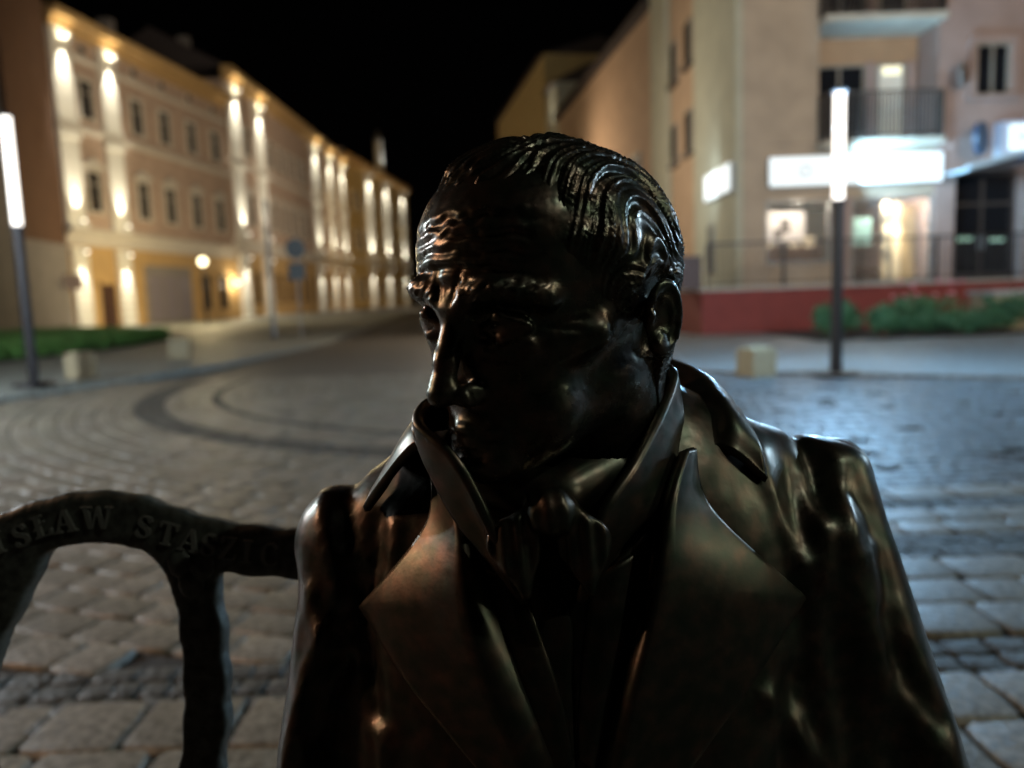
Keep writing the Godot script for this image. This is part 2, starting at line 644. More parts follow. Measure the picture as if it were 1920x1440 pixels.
func build_left_street() -> void:
	# the first lit house: rose above, ochre below
	var o := thing("town_house", "rose town house with ochre ground floor, first lit facade from the left", "house", Vector3.ZERO, "lit town houses along the street")
	var ln := facade_frame(o, Vector2(-25.2, -44.6), Vector2(-22.6, -64.5))
	slab(o, "wall", Vector3(0.02, 4.95, -11), Vector3(ln, 17.2, 0), M.pink)
	slab(o, "ground_floor_wall", Vector3(0.02, 0, -11), Vector3(ln, 4.948, 0.0), M.ochre)
	roof_over(o, 0, ln, 18.05, 11, 3.2)
	cornice(o, 0, ln, 17.0, [[0, 0.3, 0.25], [0.302, 0.6, 0.45], [0.602, 1.05, 0.8]], M.ochre)
	cornice(o, 0, ln, 15.7, [[0, 0.14, 0.16], [0.142, 0.24, 0.24]], M.white_trim)
	cornice(o, 0, ln, 11.55, [[0, 0.18, 0.2], [0.182, 0.34, 0.34]], M.white_trim)
	cornice(o, 0, ln, 5.5, [[-0.5, 0.0, 0.12], [0.002, 0.25, 0.3], [0.252, 0.45, 0.55]], M.white_trim)
	for s in [2.9, 7.9, 11.1, 14.6, 18.1]:
		window(o, s, 12.5, 1.1, 2.2, M.pane, M.frame, M.white_trim)
		var f := window(o, s, 7.05, 1.15, 2.4, M.pane, M.frame, M.white_trim)
		hood(f, 1.15, 2.4, M.white_trim)
		var r := piece(o, "attic_window", tube(0.36, 0.36, 0.12, 16), M.white_trim, Vector3(s, 16.45, 0.062), Vector3(PI / 2, 0, 0))
		piece(r, "pane", tube(0.26, 0.26, 0.04, 16), M.wood_door, Vector3(0, 0.065, 0))
	for p in [[0.15, 1.75], [4.3, 5.9]]:
		pilaster(o, p[0], p[1], 11.95, 17.0, M.pilaster)
		pilaster(o, p[0], p[1], 6.0, 11.5, M.pilaster)
		rustic(o, p[0] + 0.1, p[1] - 0.1, 0.0, 4.9, M.pilaster)
		var c: float = (p[0] + p[1]) / 2
		accent(o, c, 16.6, false, 70.0, 0.62, 30.0)
		spot(Vector3(c, 16.3, 0.7), Vector3(c, 17.4, 0.3), Color(1, 0.88, 0.62), 5.0, 50.0, o)  # unseen uplight on the cornice cap, without a fitting
		accent(o, c, 6.35, true, 45.0, 0.62, 32.0)
		accent(o, c, 4.55, false, 50.0, 0.6, 28.0)
	var d := slab(o, "door", Vector3(2.75, 0, 0.0), Vector3(4.05, 2.7, 0.06), M.wood_door)
	piece(d, "frame", cube(Vector3(1.6, 0.2, 0.2)), M.ochre, Vector3(0, 1.46, 0.02))
	var shop := slab(o, "shop_front", Vector3(7.3, 0.1, 0.0), Vector3(12.9, 4.0, 0.12), M.grey_render)
	for k in 3:
		piece(shop, "shop_window", cube(Vector3(1.5, 3.0, 0.04)), mat(Color(0.22, 0.19, 0.20), 0.3), Vector3(-1.8 + k * 1.8, -0.2, 0.075))
	for k in 2:
		window(o, 15.0 + k * 2.6, 0.9, 1.3, 2.6, M.pane, M.frame_dark, M.ochre)
	# wall lantern
	var w := thing("wall_lantern", "small white lantern glowing on the ochre ground floor beside the globe lamp", "lantern")
	w.position = o.transform * Vector3(19.3, 2.95, 0.5)
	var ball := SphereMesh.new()
	ball.radius = 0.2
	ball.height = 0.4
	piece(w, "lamp_glass", ball, M.fixture_glow)
	piece(w, "bracket", cube(Vector3(0.05, 0.05, 0.5)), M.dark_metal, Vector3(-0.3, -0.22, 0), Vector3(0, PI / 2, 0))
	omni(Vector3.ZERO, Color(1, 0.85, 0.6), 7.0, 0.2, w)
	# the second lit house
	o = thing("town_house", "long cream and rose town house in the middle of the lit row", "house", Vector3.ZERO, "lit town houses along the street")
	ln = facade_frame(o, Vector2(-22.6, -64.52), Vector2(-21.95, -108.4))
	slab(o, "wall", Vector3(0.02, 5.6, -11), Vector3(ln, 19.4, 0), M.pink)
	slab(o, "ground_floor_wall", Vector3(0.02, 0, -11), Vector3(ln, 5.598, 0), M.ochre)
	roof_over(o, 0, ln, 20.4, 11, 3.2)
	cornice(o, 0, ln, 19.3, [[0, 0.3, 0.25], [0.302, 0.6, 0.5], [0.602, 1.1, 0.9]], M.ochre)
	cornice(o, 0, ln, 12.9, [[0, 0.2, 0.2], [0.202, 0.36, 0.34]], M.white_trim)
	cornice(o, 0, ln, 6.2, [[-0.5, 0.0, 0.12], [0.002, 0.25, 0.3], [0.252, 0.5, 0.6]], M.white_trim)
	for s in [4.9, 11.2, 14.0, 16.8, 19.6, 22.4, 30.6, 37.2]:
		window(o, s, 14.0, 1.2, 2.4, M.pane, M.frame, M.white_trim)
		var f := window(o, s, 8.1, 1.2, 2.6, M.pane, M.frame, M.white_trim)
		hood(f, 1.2, 2.6, M.white_trim)
		window(o, s, 1.2, 1.4, 2.8, M.pane, M.frame_dark, M.ochre)
	for p in [[0.8, 3.2], [6.8, 9.2], [26.0, 28.6], [32.8, 35.4], [39.4, 42.4]]:
		pilaster(o, p[0], p[1], 13.3, 19.3, M.pilaster)
		pilaster(o, p[0], p[1], 6.75, 12.9, M.pilaster)
		rustic(o, p[0] + 0.1, p[1] - 0.1, 0.0, 5.6, M.pilaster)
		var c: float = (p[0] + p[1]) / 2
		accent(o, c, 18.9, false, 90.0, 0.7, 34.0)
		spot(Vector3(c, 18.4, 0.8), Vector3(c, 19.8, 0.4), Color(1, 0.88, 0.62), 7.0, 50.0, o)  # unseen uplight under this cornice too, no fitting
		accent(o, c, 7.1, true, 60.0, 0.7, 34.0)
		accent(o, c, 5.1, false, 60.0, 0.65, 30.0)
	# the third, where the street ends
	o = thing("town_house", "farthest amber town house with a slender turret, at the dark end of the street", "house", Vector3.ZERO, "lit town houses along the street")
	ln = facade_frame(o, Vector2(-21.95, -108.42), Vector2(-18.1, -144.0))
	slab(o, "wall", Vector3(0.02, 0, -11), Vector3(ln, 20.4, 0), M.yellow)
	roof_over(o, 0, ln, 21.3, 11, 2.6)
	cornice(o, 0, ln, 20.2, [[0, 0.4, 0.3], [0.402, 1.1, 0.8]], M.ochre)
	cornice(o, 0, ln, 6.6, [[0, 0.5, 0.4]], M.white_trim)
	for s in [3.0, 6.0, 15.5, 26.0, 29.5, 33.0]:
		window(o, s, 14.0, 1.3, 2.6, M.pane, M.frame_dark, M.white_trim)
		window(o, s, 8.4, 1.3, 2.8, M.pane, M.frame_dark, M.white_trim)
		window(o, s, 1.3, 1.5, 3.0, M.pane, M.frame_dark, M.white_trim)
	for p in [[9.0, 12.0], [18.6, 22.0], [30.6, 32.0]]:
		pilaster(o, p[0], p[1], 7.2, 20.2, M.pilaster)
		rustic(o, p[0] + 0.1, p[1] - 0.1, 0.0, 6.5, M.pilaster)
		var c: float = (p[0] + p[1]) / 2
		accent(o, c, 19.8, false, 120.0, 0.8, 36.0)
		accent(o, c, 7.6, true, 100.0, 0.8, 36.0)
		accent(o, c, 6.0, false, 80.0, 0.8, 30.0)
	var tur := piece(o, "turret", tube(0.8, 0.65, 8.0, 12), M.pilaster, Vector3(29.0, 24.5, -3.0))
	piece(tur, "turret_cap", tube(0.85, 0.05, 1.8, 12), M.grey_metal, Vector3(0, 4.9, 0))
	spot(Vector3(29.6, 23.4, -0.8), Vector3(29.0, 27.4, -2.9), Color(0.9, 0.95, 1.0), 26.0, 30.0, o)  # unseen light on the roof, aimed at the turret
	# dark houses at the left edge
	o = thing("brown_house", "dark brown plastered house beside the rose town house", "house")
	ln = facade_frame(o, Vector2(-24.45, -39.3), Vector2(-25.15, -44.55))
	slab(o, "wall", Vector3(0, 4.7, -9), Vector3(ln, 22.0, 0), M.brown)
	slab(o, "ground_floor_wall", Vector3(0, 0, -9), Vector3(ln, 4.698, 0.06), M.grey_render)
	cornice(o, 0, ln, 4.7, [[0.002, 0.2, 0.18]], M.grey_render)
	roof_over(o, 0, ln, 22.02, 9, 2.5)
	var sgn := thing("bracket_sign", "small pale shop sign on a bracket at the grey ground floor", "sign")
	sgn.position = o.transform * Vector3(4.3, 2.75, 0.62)
	sgn.rotation.y = o.rotation.y
	piece(sgn, "sign_panel", cube(Vector3(0.09, 0.75, 0.95)), mat(Color(0.6, 0.45, 0.36), 0.5))
	piece(sgn, "bracket", cube(Vector3(0.04, 0.04, 1.1)), M.dark_metal, Vector3(0, 0.42, -0.02))
	o = thing("grey_house", "pale grey house wall cut by the left edge", "house")
	ln = facade_frame(o, Vector2(-22.9, -27.0), Vector2(-24.4, -38.9))
	slab(o, "wall", Vector3(0, 0, -9), Vector3(ln, 22.0, 0), M.grey_render)
	for k in 3:
		window(o, 2.2 + k * 3.0, 7.0, 1.1, 2.2, M.pane, M.frame, M.grey_render)
		window(o, 2.2 + k * 3.0, 12.0, 1.1, 2.2, M.pane, M.frame, M.grey_render)
	piece(o, "dark_strip", tube(0.07, 0.07, 22.0, 10), M.dark_metal, Vector3(ln - 0.25, 11.0, 0.09))  # narrow dark upright strip at the end of the grey wall
	roof_over(o, 0, ln, 22.02, 9, 2.5)

# ---------------------------------------------------------------- the corner house with the shop
func railing(parent: Node, a: Vector3, b: Vector3, h: float, step: float, m: Material, r := 0.011) -> void:
	var d := b - a
	var n := int(d.length() / step)
	var yaw := -Vector2(d.x, d.z).angle()
	piece(parent, "handrail", cube(Vector3(d.length(), 0.05, 0.05)), m, (a + b) / 2 + Vector3(0, h, 0), Vector3(0, yaw, 0))
	piece(parent, "bottom_rail", cube(Vector3(d.length(), 0.04, 0.04)), m, (a + b) / 2 + Vector3(0, 0.1, 0), Vector3(0, yaw, 0))
	var bar := tube(r, r, h - 0.1, 6)
	for k in n + 1:
		piece(parent, "railing_bar", bar, m, a + d * (float(k) / n) + Vector3(0, h / 2 + 0.05, 0))

func build_corner_house() -> void:
	var o := thing("corner_house", "peach corner house with balconies above a shop with a long white lit sign", "house")
	# front at z = -22, side at x = 6.65
	var f := -22.0
	slab(o, "wall", Vector3(6.65, 0, -31), Vector3(7.3, 14, f), M.tan)
	slab(o, "wall", Vector3(7.3, 5.1, -31), Vector3(8.75, 14, f), M.tan)
	slab(o, "wall", Vector3(12.05, 0, -31), Vector3(12.62, 4.95, f), M.mauve)
	slab(o, "wall", Vector3(12.05, 4.95, -31), Vector3(19, 14, f), M.mauve)
	slab(o, "wall", Vector3(14.6, 0, -31), Vector3(19, 4.95, f), M.mauve)
	slab(o, "wall", Vector3(12.62, 4.2, -22.6), Vector3(14.6, 4.948, f - 0.05), M.mauve)
	# the recess behind the balconies
	slab(o, "recess_wall", Vector3(8.75, 5.1, -31), Vector3(12.05, 14, -23.1), M.orange_wall)
	slab(o, "shop_lintel", Vector3(7.3, 3.6, -22.5), Vector3(12.05, 5.098, f - 0.06), M.tan)
	slab(o, "shop_back_wall", Vector3(7.3, 0, -31), Vector3(12.05, 5.0, -27.5), M.shop_wall)
	slab(o, "shop_ceiling", Vector3(7.3, 3.8, -27.5), Vector3(12.05, 5.096, -22.502), M.white_trim)
	slab(o, "shop_floor", Vector3(7.3, 0, -27.5), Vector3(12.05, 1.15, -22.3), M.frame_dark)
	slab(o, "window_parapet", Vector3(7.3, 1.15, -22.28), Vector3(9.2, 1.78, f - 0.03), M.tan)
	slab(o, "window_pier", Vector3(9.2, 1.15, -22.4), Vector3(9.72, 3.6, f - 0.02), M.mauve)
	# side: bays of cream and rose
	slab(o, "side_bay", Vector3(6.47, 0, -26.9), Vector3(6.652, 14, -22.02), M.pale_cream)
	slab(o, "side_wall", Vector3(6.6, 0, -31.2), Vector3(6.648, 14, -26.902), M.peach)
	slab(o, "side_bay", Vector3(6.42, 0, -34.4), Vector3(7.4, 14.2, -31.202), M.pale_cream)
	for y in [6.0, 9.0]:
		for z in [-27.95, -30.3]:
			var w := piece(o, "window", cube(Vector3(0.16, 1.5, 0.9)), M.frame, Vector3(6.58, y + 0.7, z))
			piece(w, "pane", cube(Vector3(0.03, 1.3, 0.7)), M.pane, Vector3(-0.085, 0, 0))
			piece(w, "sill", cube(Vector3(0.3, 0.1, 1.1)), M.frame_dark, Vector3(-0.07, -0.8, 0))
	var dr := piece(o, "side_window", cube(Vector3(0.1, 1.6, 0.5)), M.frame, Vector3(6.44, 2.4, -24.6))
	piece(dr, "pane", cube(Vector3(0.03, 1.4, 0.36)), M.pane, Vector3(-0.06, 0, 0))
	# balconies
	for y in [4.92, 8.2]:
		slab(o, "balcony_slab", Vector3(8.76, y, -23.1), Vector3(12.04, y + 0.17, -21.55), M.white_trim)
		var rail := Node3D.new()
		rail.name = "balcony_railing"
		o.add_child(rail, true)
		railing(rail, Vector3(8.8, y + 0.17, -21.6), Vector3(12.0, y + 0.17, -21.6), 1.25, 0.10, M.frame_dark, 0.022)
		slab(rail, "side_panel", Vector3(8.77, y + 0.2, -22.0), Vector3(8.81, y + 1.4, -21.62), M.frame_dark)
		slab(rail, "side_panel", Vector3(11.99, y + 0.2, -22.0), Vector3(12.03, y + 1.4, -21.62), M.frame_dark)
	for y in [5.1, 8.4]:
		var w1 := window(o, 0, 0, 1.5, 2.35, M.pane, M.frame, null, 1, 0.0)
		w1.position = Vector3(9.75, y, -23.09)
		var w2 := window(o, 0, 0, 0.85, 2.35, M.lit_pane if y < 6.0 else M.pane, M.frame, null, 0, 0.0)
		w2.position = Vector3(11.25, y, -23.09)
		slab(o, "recess_pier", Vector3(10.54, y, -23.1), Vector3(10.76, y + 2.4, -22.98), M.mauve)
		slab(o, "recess_pier", Vector3(11.72, y, -23.1), Vector3(11.94, y + 2.4, -22.98), M.mauve)
	var cl := slab(o, "ceiling_lamp", Vector3(11.02, 7.15, -23.07), Vector3(11.52, 7.36, -23.0), glow(Color(1, 0.92, 0.55), 1.1))
	cl.set_meta("label", "lit strip at the top of the balcony door")
	var w3 := window(o, 0, 0, 0.95, 1.4, M.pane, M.frame, M.mauve, 1, 0.0)
	w3.position = Vector3(13.5, 6.2, f + 0.002)
	var w4 := window(o, 0, 0, 0.95, 1.4, M.pane, M.frame, M.mauve, 1, 0.0)
	w4.position = Vector3(13.5, 9.4, f + 0.002)
	# shop window: frames, glass and what is shown behind
	for q in [[7.32, 9.18, 1.8, 3.58], [9.74, 12.03, 1.17, 3.58]]:
		var wf := window(o, 0, 0, q[1] - q[0], q[3] - q[2], M.clear, M.grey_metal, null, 1 if q[0] > 9.0 else 0, 0.0)
		wf.name = "shop_window"
		wf.position = Vector3((q[0] + q[1]) / 2, q[2], -22.16)
	for k in 2:  # lamps unseen behind the lintel, placed to light the window display
		slab(o, "ceiling_lamp", Vector3(8.2 + k * 2.6, 3.74, -22.95), Vector3(8.65 + k * 2.6, 3.79, -22.6), glow(Color(1, 0.9, 0.72), 4.0))
		omni(Vector3(8.42 + k * 2.6, 3.55, -22.72), Color(1, 0.9, 0.74), 3.0, 0.15, o, "unseen_shop_light")
	slab(o, "poster", Vector3(7.75, 2.45, -23.6), Vector3(9.0, 3.4, -23.56), mat(Color(0.42, 0.40, 0.40), 0.6))
	slab(o, "display_shelf", Vector3(7.4, 1.8, -23.4), Vector3(9.15, 2.3, -22.7), M.brown)
	slab(o, "display_shelf", Vector3(9.8, 1.17, -23.6), Vector3(10.9, 1.6, -22.7), M.brown)
	for q in [[7.62, 1.95, 0.22, 0.5], [8.38, 1.8, 0.24, 0.62], [8.82, 1.85, 0.26, 0.75]]:
		slab(o, "display_box", Vector3(q[0], q[1], -23.2), Vector3(q[0] + q[2], q[1] + q[3], -23.0), M.fabric)
	for q in [[8.25, 2.75, 0.3, 0.45], [8.05, 2.6, 0.25, 0.3]]:
		slab(o, "poster_print", Vector3(q[0], q[1], -23.558), Vector3(q[0] + q[2], q[1] + q[3], -23.55), M.frame_dark)
	slab(o, "notice", Vector3(10.2, 2.3, -23.1), Vector3(10.78, 3.1, -23.07), mat(Color(0.30, 0.52, 0.50), 0.6))
	for k in 3:
		slab(o, "notice", Vector3(10.9, 1.8 + k * 0.5, -22.6), Vector3(11.0, 2.2 + k * 0.5, -22.57), mat(Color(0.45, 0.45, 0.42), 0.6))
	var cur := slab(o, "curtain", Vector3(11.05, 1.2, -23.0), Vector3(11.55, 3.5, -22.9), M.fabric)
	cur.set_meta("label", "pale curtain lit from above")
	spot(Vector3(11.28, 3.5, -22.55), Vector3(11.28, 1.5, -22.95), Color(1, 0.88, 0.64), 16.0, 24.0, o, "unseen_shop_light")  # unseen spot that brightens the pale curtain
	slab(o, "curtain", Vector3(11.54, 1.2, -22.85), Vector3(11.95, 3.4, -22.8), mat(Color(0.5, 0.36, 0.18), 0.8))
	# entrance
	var dn := slab(o, "entrance_door", Vector3(12.66, 1.1, -22.5), Vector3(14.56, 4.15, -22.4), M.frame_dark)
	for k in 2:
		piece(dn, "door_pane", cube(Vector3(0.8, 1.9, 0.03)), M.pane, Vector3(-0.46 + k * 0.92, -0.3, 0.06))
		piece(dn, "fanlight", cube(Vector3(0.8, 0.7, 0.03)), M.pane, Vector3(-0.46 + k * 0.92, 1.1, 0.06))
		piece(dn, "door_handle", cube(Vector3(0.03, 0.4, 0.06)), M.grey_metal, Vector3(-0.06 + k * 0.12, -0.4, 0.1))
		piece(dn, "green_reflection", cube(Vector3(0.42, 0.09, 0.03)), glow(Color(0.2, 0.9, 0.45), 0.35), Vector3(-0.46 + k * 0.92, -0.28 - k * 0.05, 0.085))  # green reflections in the glass, put in as faintly glowing strips
	# signs
	var sg := thing("shop_sign", "long white lit sign above the shop windows", "sign", Vector3(9.76, 3.95, f))
	piece(sg, "sign_face", cube(Vector3(4.8, 0.77, 0.03)), M.sign_glow, Vector3(0, 0.385, 0.145))
	piece(sg, "sign_box", cube(Vector3(4.84, 0.81, 0.125)), M.grey_metal, Vector3(0, 0.385, 0.066))
	var ring := TorusMesh.new()
	ring.inner_radius = 0.12
	ring.outer_radius = 0.2
	piece(sg, "emblem", ring, mat(Color(0.70, 0.72, 0.72), 0.5), Vector3(-1.42, 0.39, 0.165), Vector3(PI / 2, 0, 0))
	area(Vector3(9.76, 4.33, f + 0.2), Vector3(9.76, 4.0, 0), Vector2(4.8, 0.77), Color(0.36, 0.70, 1.0), SIGN_POWER)
	sg = thing("shop_sign", "short white lit sign on the cream side wall round the corner", "sign", Vector3(6.47, 3.92, -23.55))
	piece(sg, "sign_face", cube(Vector3(0.03, 0.77, 2.75)), M.sign_glow, Vector3(-0.145, 0.385, 0))
	piece(sg, "sign_box", cube(Vector3(0.125, 0.81, 2.79)), M.grey_metal, Vector3(-0.066, 0.385, 0))
	area(Vector3(6.27, 4.3, -23.55), Vector3(-3, 3.6, -23.0), Vector2(2.75, 0.77), Color(0.7, 0.9, 1.0), SIGN_POWER * 0.12)
	sg = thing("blue_shop_sign", "white lit sign in a blue case above the entrance canopy", "sign", Vector3(16.3, 4.62, f))
	piece(sg, "sign_face", cube(Vector3(5.0, 0.68, 0.03)), M.blue_sign_glow, Vector3(0.06, 0.40, 0.36))
	piece(sg, "sign_box", cube(Vector3(5.3, 0.92, 0.34)), glow(Color(0.03, 0.16, 0.42), 0.6), Vector3(0, 0.37, 0.172))
	ring = TorusMesh.new()
	ring.inner_radius = 0.08
	ring.outer_radius = 0.15
	piece(sg, "emblem", ring, mat(Color(0.70, 0.76, 0.80), 0.5), Vector3(-2.12, 0.40, 0.38), Vector3(PI / 2, 0, 0))
	area(Vector3(16.35, 5.02, f + 0.42), Vector3(16.0, 4.3, 0), Vector2(5.0, 0.68), Color(0.34, 0.70, 1.0), SIGN_POWER * 1.3)  # sign runs on out of view, its length set for the blue light
	var can := thing("canopy", "slanting pale blue canopy over the dark entrance", "canopy", Vector3(12.35, 4.12, f))
	piece(can, "canopy_plate", cube(Vector3(3.2, 0.09, 1.1)), mat(Color(0.45, 0.55, 0.6), 0.3), Vector3(1.5, 0.36, 0.56), Vector3(0, 0, 0.24))
	piece(can, "gutter", cube(Vector3(3.2, 0.12, 0.06)), mat(Color(0.5, 0.62, 0.7), 0.3), Vector3(1.5, 0.40, 1.14), Vector3(0, 0, 0.24))
	var dish := thing("satellite_dish", "grey satellite dish on the wall beside the balcony", "dish", Vector3(12.55, 6.75, f + 0.3))
	var cap := SphereMesh.new()
	cap.radius = 0.36
	cap.height = 0.16
	piece(dish, "reflector", cap, mat(Color(0.20, 0.17, 0.15), 0.6), Vector3.ZERO, Vector3(PI / 2, 0.9, 0))
	piece(dish, "arm", cube(Vector3(0.04, 0.04, 0.5)), M.dark_metal, Vector3(0.05, -0.15, -0.05))
	var ov := thing("oval_sign", "dark blue oval sign hanging beside the entrance canopy", "sign", Vector3(13.05, 5.0, f + 0.42))
	piece(ov, "sign_panel", tube(0.45, 0.45, 0.1, 24), mat(Color(0.03, 0.06, 0.12), 0.4), Vector3.ZERO, Vector3(PI / 2, 0.7, 0))
	piece(ov, "bracket", cube(Vector3(0.05, 0.05, 0.5)), M.dark_metal, Vector3(0, 0.3, -0.2))

func build_far_right() -> void:
	var o := thing("peach_house", "plain peach house with a dark eaves line, seen behind the statue's head", "house")
	var ln := facade_frame(o, Vector2(3.9, -56), Vector2(6.6, -34.5))
	slab(o, "wall", Vector3(0, 0, -10), Vector3(ln, 13.3, 0), M.peach)
	roof_over(o, 0, ln, 13.62, 10, 3.0)
	cornice(o, 0, ln, 13.3, [[0.002, 0.3, 0.4]], M.roof)
	for k in 5:
		window(o, 2.0 + k * 4.2, 1.0, 1.2, 2.0, M.pane, M.frame, M.white_trim)
		window(o, 2.0 + k * 4.2, 5.4, 1.2, 2.0, M.pane, M.frame, M.white_trim)
	o = thing("lit_gable_house", "narrow pale lit house front between the peach and the yellow house", "house")
	ln = facade_frame(o, Vector2(3.3, -60), Vector2(3.9, -56.1))
	slab(o, "wall", Vector3(0, 0, -8), Vector3(ln, 16.0, 0), M.pale_cream)
	roof_over(o, 0, ln, 16.02, 8, 2.0)
	accent(o, 2.2, 12.0, true, 20.0, 0.6, 26.0)  # unseen behind the head, placed to light the top of this front
	for y in [3.0, 7.0]:
		window(o, 2.0, y, 1.1, 2.0, M.pane, M.frame, M.white_trim)
	o = thing("yellow_house", "dim yellow house wall at the far right side of the street", "house")
	ln = facade_frame(o, Vector2(-0.6, -84), Vector2(3.2, -61))
	slab(o, "wall", Vector3(0, 0, -9), Vector3(ln, 19.2, 0), M.yellow)
	slab(o, "gable_wall", Vector3(ln, 0, -6), Vector3(ln + 0.3, 19.3, 0.0), M.yellow)
	roof_over(o, 0, ln, 19.3, 9, 1.5)
	for k in 4:
		window(o, 3.0 + k * 5.5, 8.0, 1.2, 2.2, M.pane, M.frame, M.white_trim)

# ---------------------------------------------------------------- terrace, planting
func foliage(called: String, parent: Node, at: Vector3, rad: Vector3, n: int, leaf: float, m: Material, sd: int) -> void:
	var r := RandomNumberGenerator.new()
	r.seed = sd
	var st := begin()
	for k in n:
		var d := Vector3(r.randf_range(-1, 1), r.randf_range(-0.6, 1), r.randf_range(-1, 1)).normalized() * pow(r.randf(), 0.35)
		d *= 0.8 + 0.35 * sin(d.x * 5.0 + sd) * cos(d.z * 4.0 + d.y * 3.0)
		var c := at + d * rad
		c.y = maxf(c.y, 0.02)
		var t := Vector3(r.randf_range(-1, 1), r.randf_range(-0.2, 1), r.randf_range(-1, 1)).normalized() * leaf * r.randf_range(0.6, 1.3)
		var w := t.cross(Vector3(r.randf_range(-1, 1), r.randf_range(-1, 1), r.randf_range(-1, 1))).normalized() * leaf * 0.35
		for v in [c, c + t * 0.5 + w, c + t, c, c + t, c + t * 0.5 - w]:
			st.add_vertex(v)
	piece(parent, called, done(st), m)

func build_terrace() -> void:
	var o := thing("terrace_wall", "low dark red terrace wall below the shop, with a pale coping", "wall")
	slab(o, "front_wall", Vector3(4.79, 0.0, -19.45), Vector3(16, 1.12, -19.2), M.red_wall)
	slab(o, "side_wall", Vector3(4.79, 0.0, -26), Vector3(5.04, 1.12, -19.452), M.red_wall)
	slab(o, "coping", Vector3(4.72, 1.122, -19.5), Vector3(16, 1.18, -19.14), M.coping)
	slab(o, "coping", Vector3(4.72, 1.122, -26), Vector3(5.1, 1.18, -19.502), M.coping)
	slab(o, "terrace_floor", Vector3(5.04, 0.9, -22.0), Vector3(16, 1.1, -19.452), M.concrete)
	slab(o, "terrace_floor", Vector3(5.04, 0.9, -31.0), Vector3(6.4, 1.098, -22.002), M.concrete)
	var r := thing("terrace_railing", "thin dark railing of upright bars on the red terrace wall", "railing")
	railing(r, Vector3(4.95, 1.18, -19.32), Vector3(14.5, 1.18, -19.32), 1.1, 0.115, M.dark_metal, 0.013)
	for k in 6:
		slab(r, "railing_post", Vector3(4.93 + k * 1.9, 1.18, -19.345), Vector3(4.98 + k * 1.9, 2.27, -19.295), M.dark_metal)
	var b := thing("mail_box", "dark brown metal box at the left end of the terrace wall", "box", Vector3(4.66, 1.18, -19.9))
	slab(b, "box_body", Vector3(-0.32, 0, -0.4), Vector3(0.2, 0.78, 0.4), mat(Color(0.06, 0.025, 0.016), 0.5))
	slab(b, "box_lid", Vector3(-0.34, 0.782, -0.42), Vector3(0.22, 0.83, 0.42), mat(Color(0.05, 0.022, 0.015), 0.5))
	# planting bed
	var bed := slab(self, "planting_bed", Vector3(6.3, 0.045, -19.13), Vector3(11.0, 0.075, -15.75), M.soil)
	bed.set_meta("kind", "structure")
	var spec := [["round clipped shrub left of the lamp post in the planting bed", 7.35, -17.9, 0.42, 0.85], ["small dark shrub right behind the lamp post", 7.75, -18.3, 0.4, 0.95], ["upright narrow shrub just right of the lamp post", 8.45, -17.7, 0.3, 0.8],
		["low spreading shrub in the middle of the bed", 9.2, -17.9, 0.6, 0.55], ["tall bushy shrub with pink flowers in the middle of the bed", 9.75, -18.6, 0.75, 1.05], ["low pale shrub before the flowering one", 10.1, -17.6, 0.6, 0.5],
		["broad low shrub right of the middle of the bed", 10.8, -18.2, 0.65, 0.62], ["round green shrub beside the stone pier", 11.5, -18.0, 0.48, 0.98]]
	var k := 0
	for s in spec:
		var sh := thing("shrub", s[0], "shrub", Vector3(s[1] * 0.93, 0.06, s[2] + 1.55), "shrubs in the planting bed")
		foliage("crown", sh, Vector3(0, s[4] * 0.42, 0), Vector3(s[3] * 1.2, s[4] * 0.42, s[3] * 1.1), 1500, 0.09, M.leaf if k % 2 else M.leaf_light, 60 + k)
		piece(sh, "stem", tube(0.03, 0.02, s[4] * 0.5, 6), M.brown, Vector3(0, s[4] * 0.25, 0))
		if k == 4:
			for q in 14:
				var fl := SphereMesh.new()
				fl.radius = 0.045
				fl.height = 0.07
				fl.radial_segments = 8
				fl.rings = 4
				piece(sh, "flower", fl, M.flower, Vector3(rng.randf_range(-0.6, 0.6), rng.randf_range(0.75, 1.15), rng.randf_range(-0.2, 0.6)))
		k += 1
	var p := thing("stone_pier", "low beige stone pier at the right end of the planting bed", "pier", Vector3(11.35, 0.05, -17.6))
	slab(p, "pier_block", Vector3(-0.55, 0, -0.5), Vector3(0.9, 0.78, 0.5), M.beige_stone)
	slab(p, "pier_cap", Vector3(-0.62, 0.782, -0.56), Vector3(0.97, 0.88, 0.56), M.concrete)
	# grass bed on the left pavement
	var mound := SurfaceTool.new()
	var outline := [Vector2(-16, -14), Vector2(-12.0, -17.6), Vector2(-11.3, -20.1), Vector2(-11.6, -24), Vector2(-12.2, -27.5), Vector2(-15, -31), Vector2(-20, -35), Vector2(-22, -30), Vector2(-21, -20), Vector2(-19, -15)]
	var bedm := begin()
	var c := Vector2(-16, -23)
	for q in outline.size():
		var a: Vector2 = outline[q]
		var d: Vector2 = outline[(q + 1) % outline.size()]
		for v in [Vector3(c.x, 0.42, c.y), Vector3(d.x, 0.12, d.y), Vector3(a.x, 0.12, a.y)]:
			bedm.add_vertex(v)
		for v in [Vector3(a.x, 0.12, a.y), Vector3(d.x, 0.12, d.y), Vector3(d.x, 0.0, d.y), Vector3(a.x, 0.12, a.y), Vector3(d.x, 0.0, d.y), Vector3(a.x, 0.0, a.y)]:
			bedm.add_vertex(v)
	var lawn := piece(self, "lawn_bed", done(bedm), M.soil)
	lawn.set_meta("kind", "structure")
	var poly := PackedVector2Array(outline)
	var st := begin()
	for q in 5:
		var a := q * TAU / 5.0
		var w := Vector3(cos(a), 0, sin(a)) * 0.03
		var t := Vector3(cos(a + 1.2) * 0.12, 0.34, sin(a + 1.2) * 0.12)
		for v in [w, -w, t]:
			st.add_vertex(v)
	var mm := MultiMesh.new()
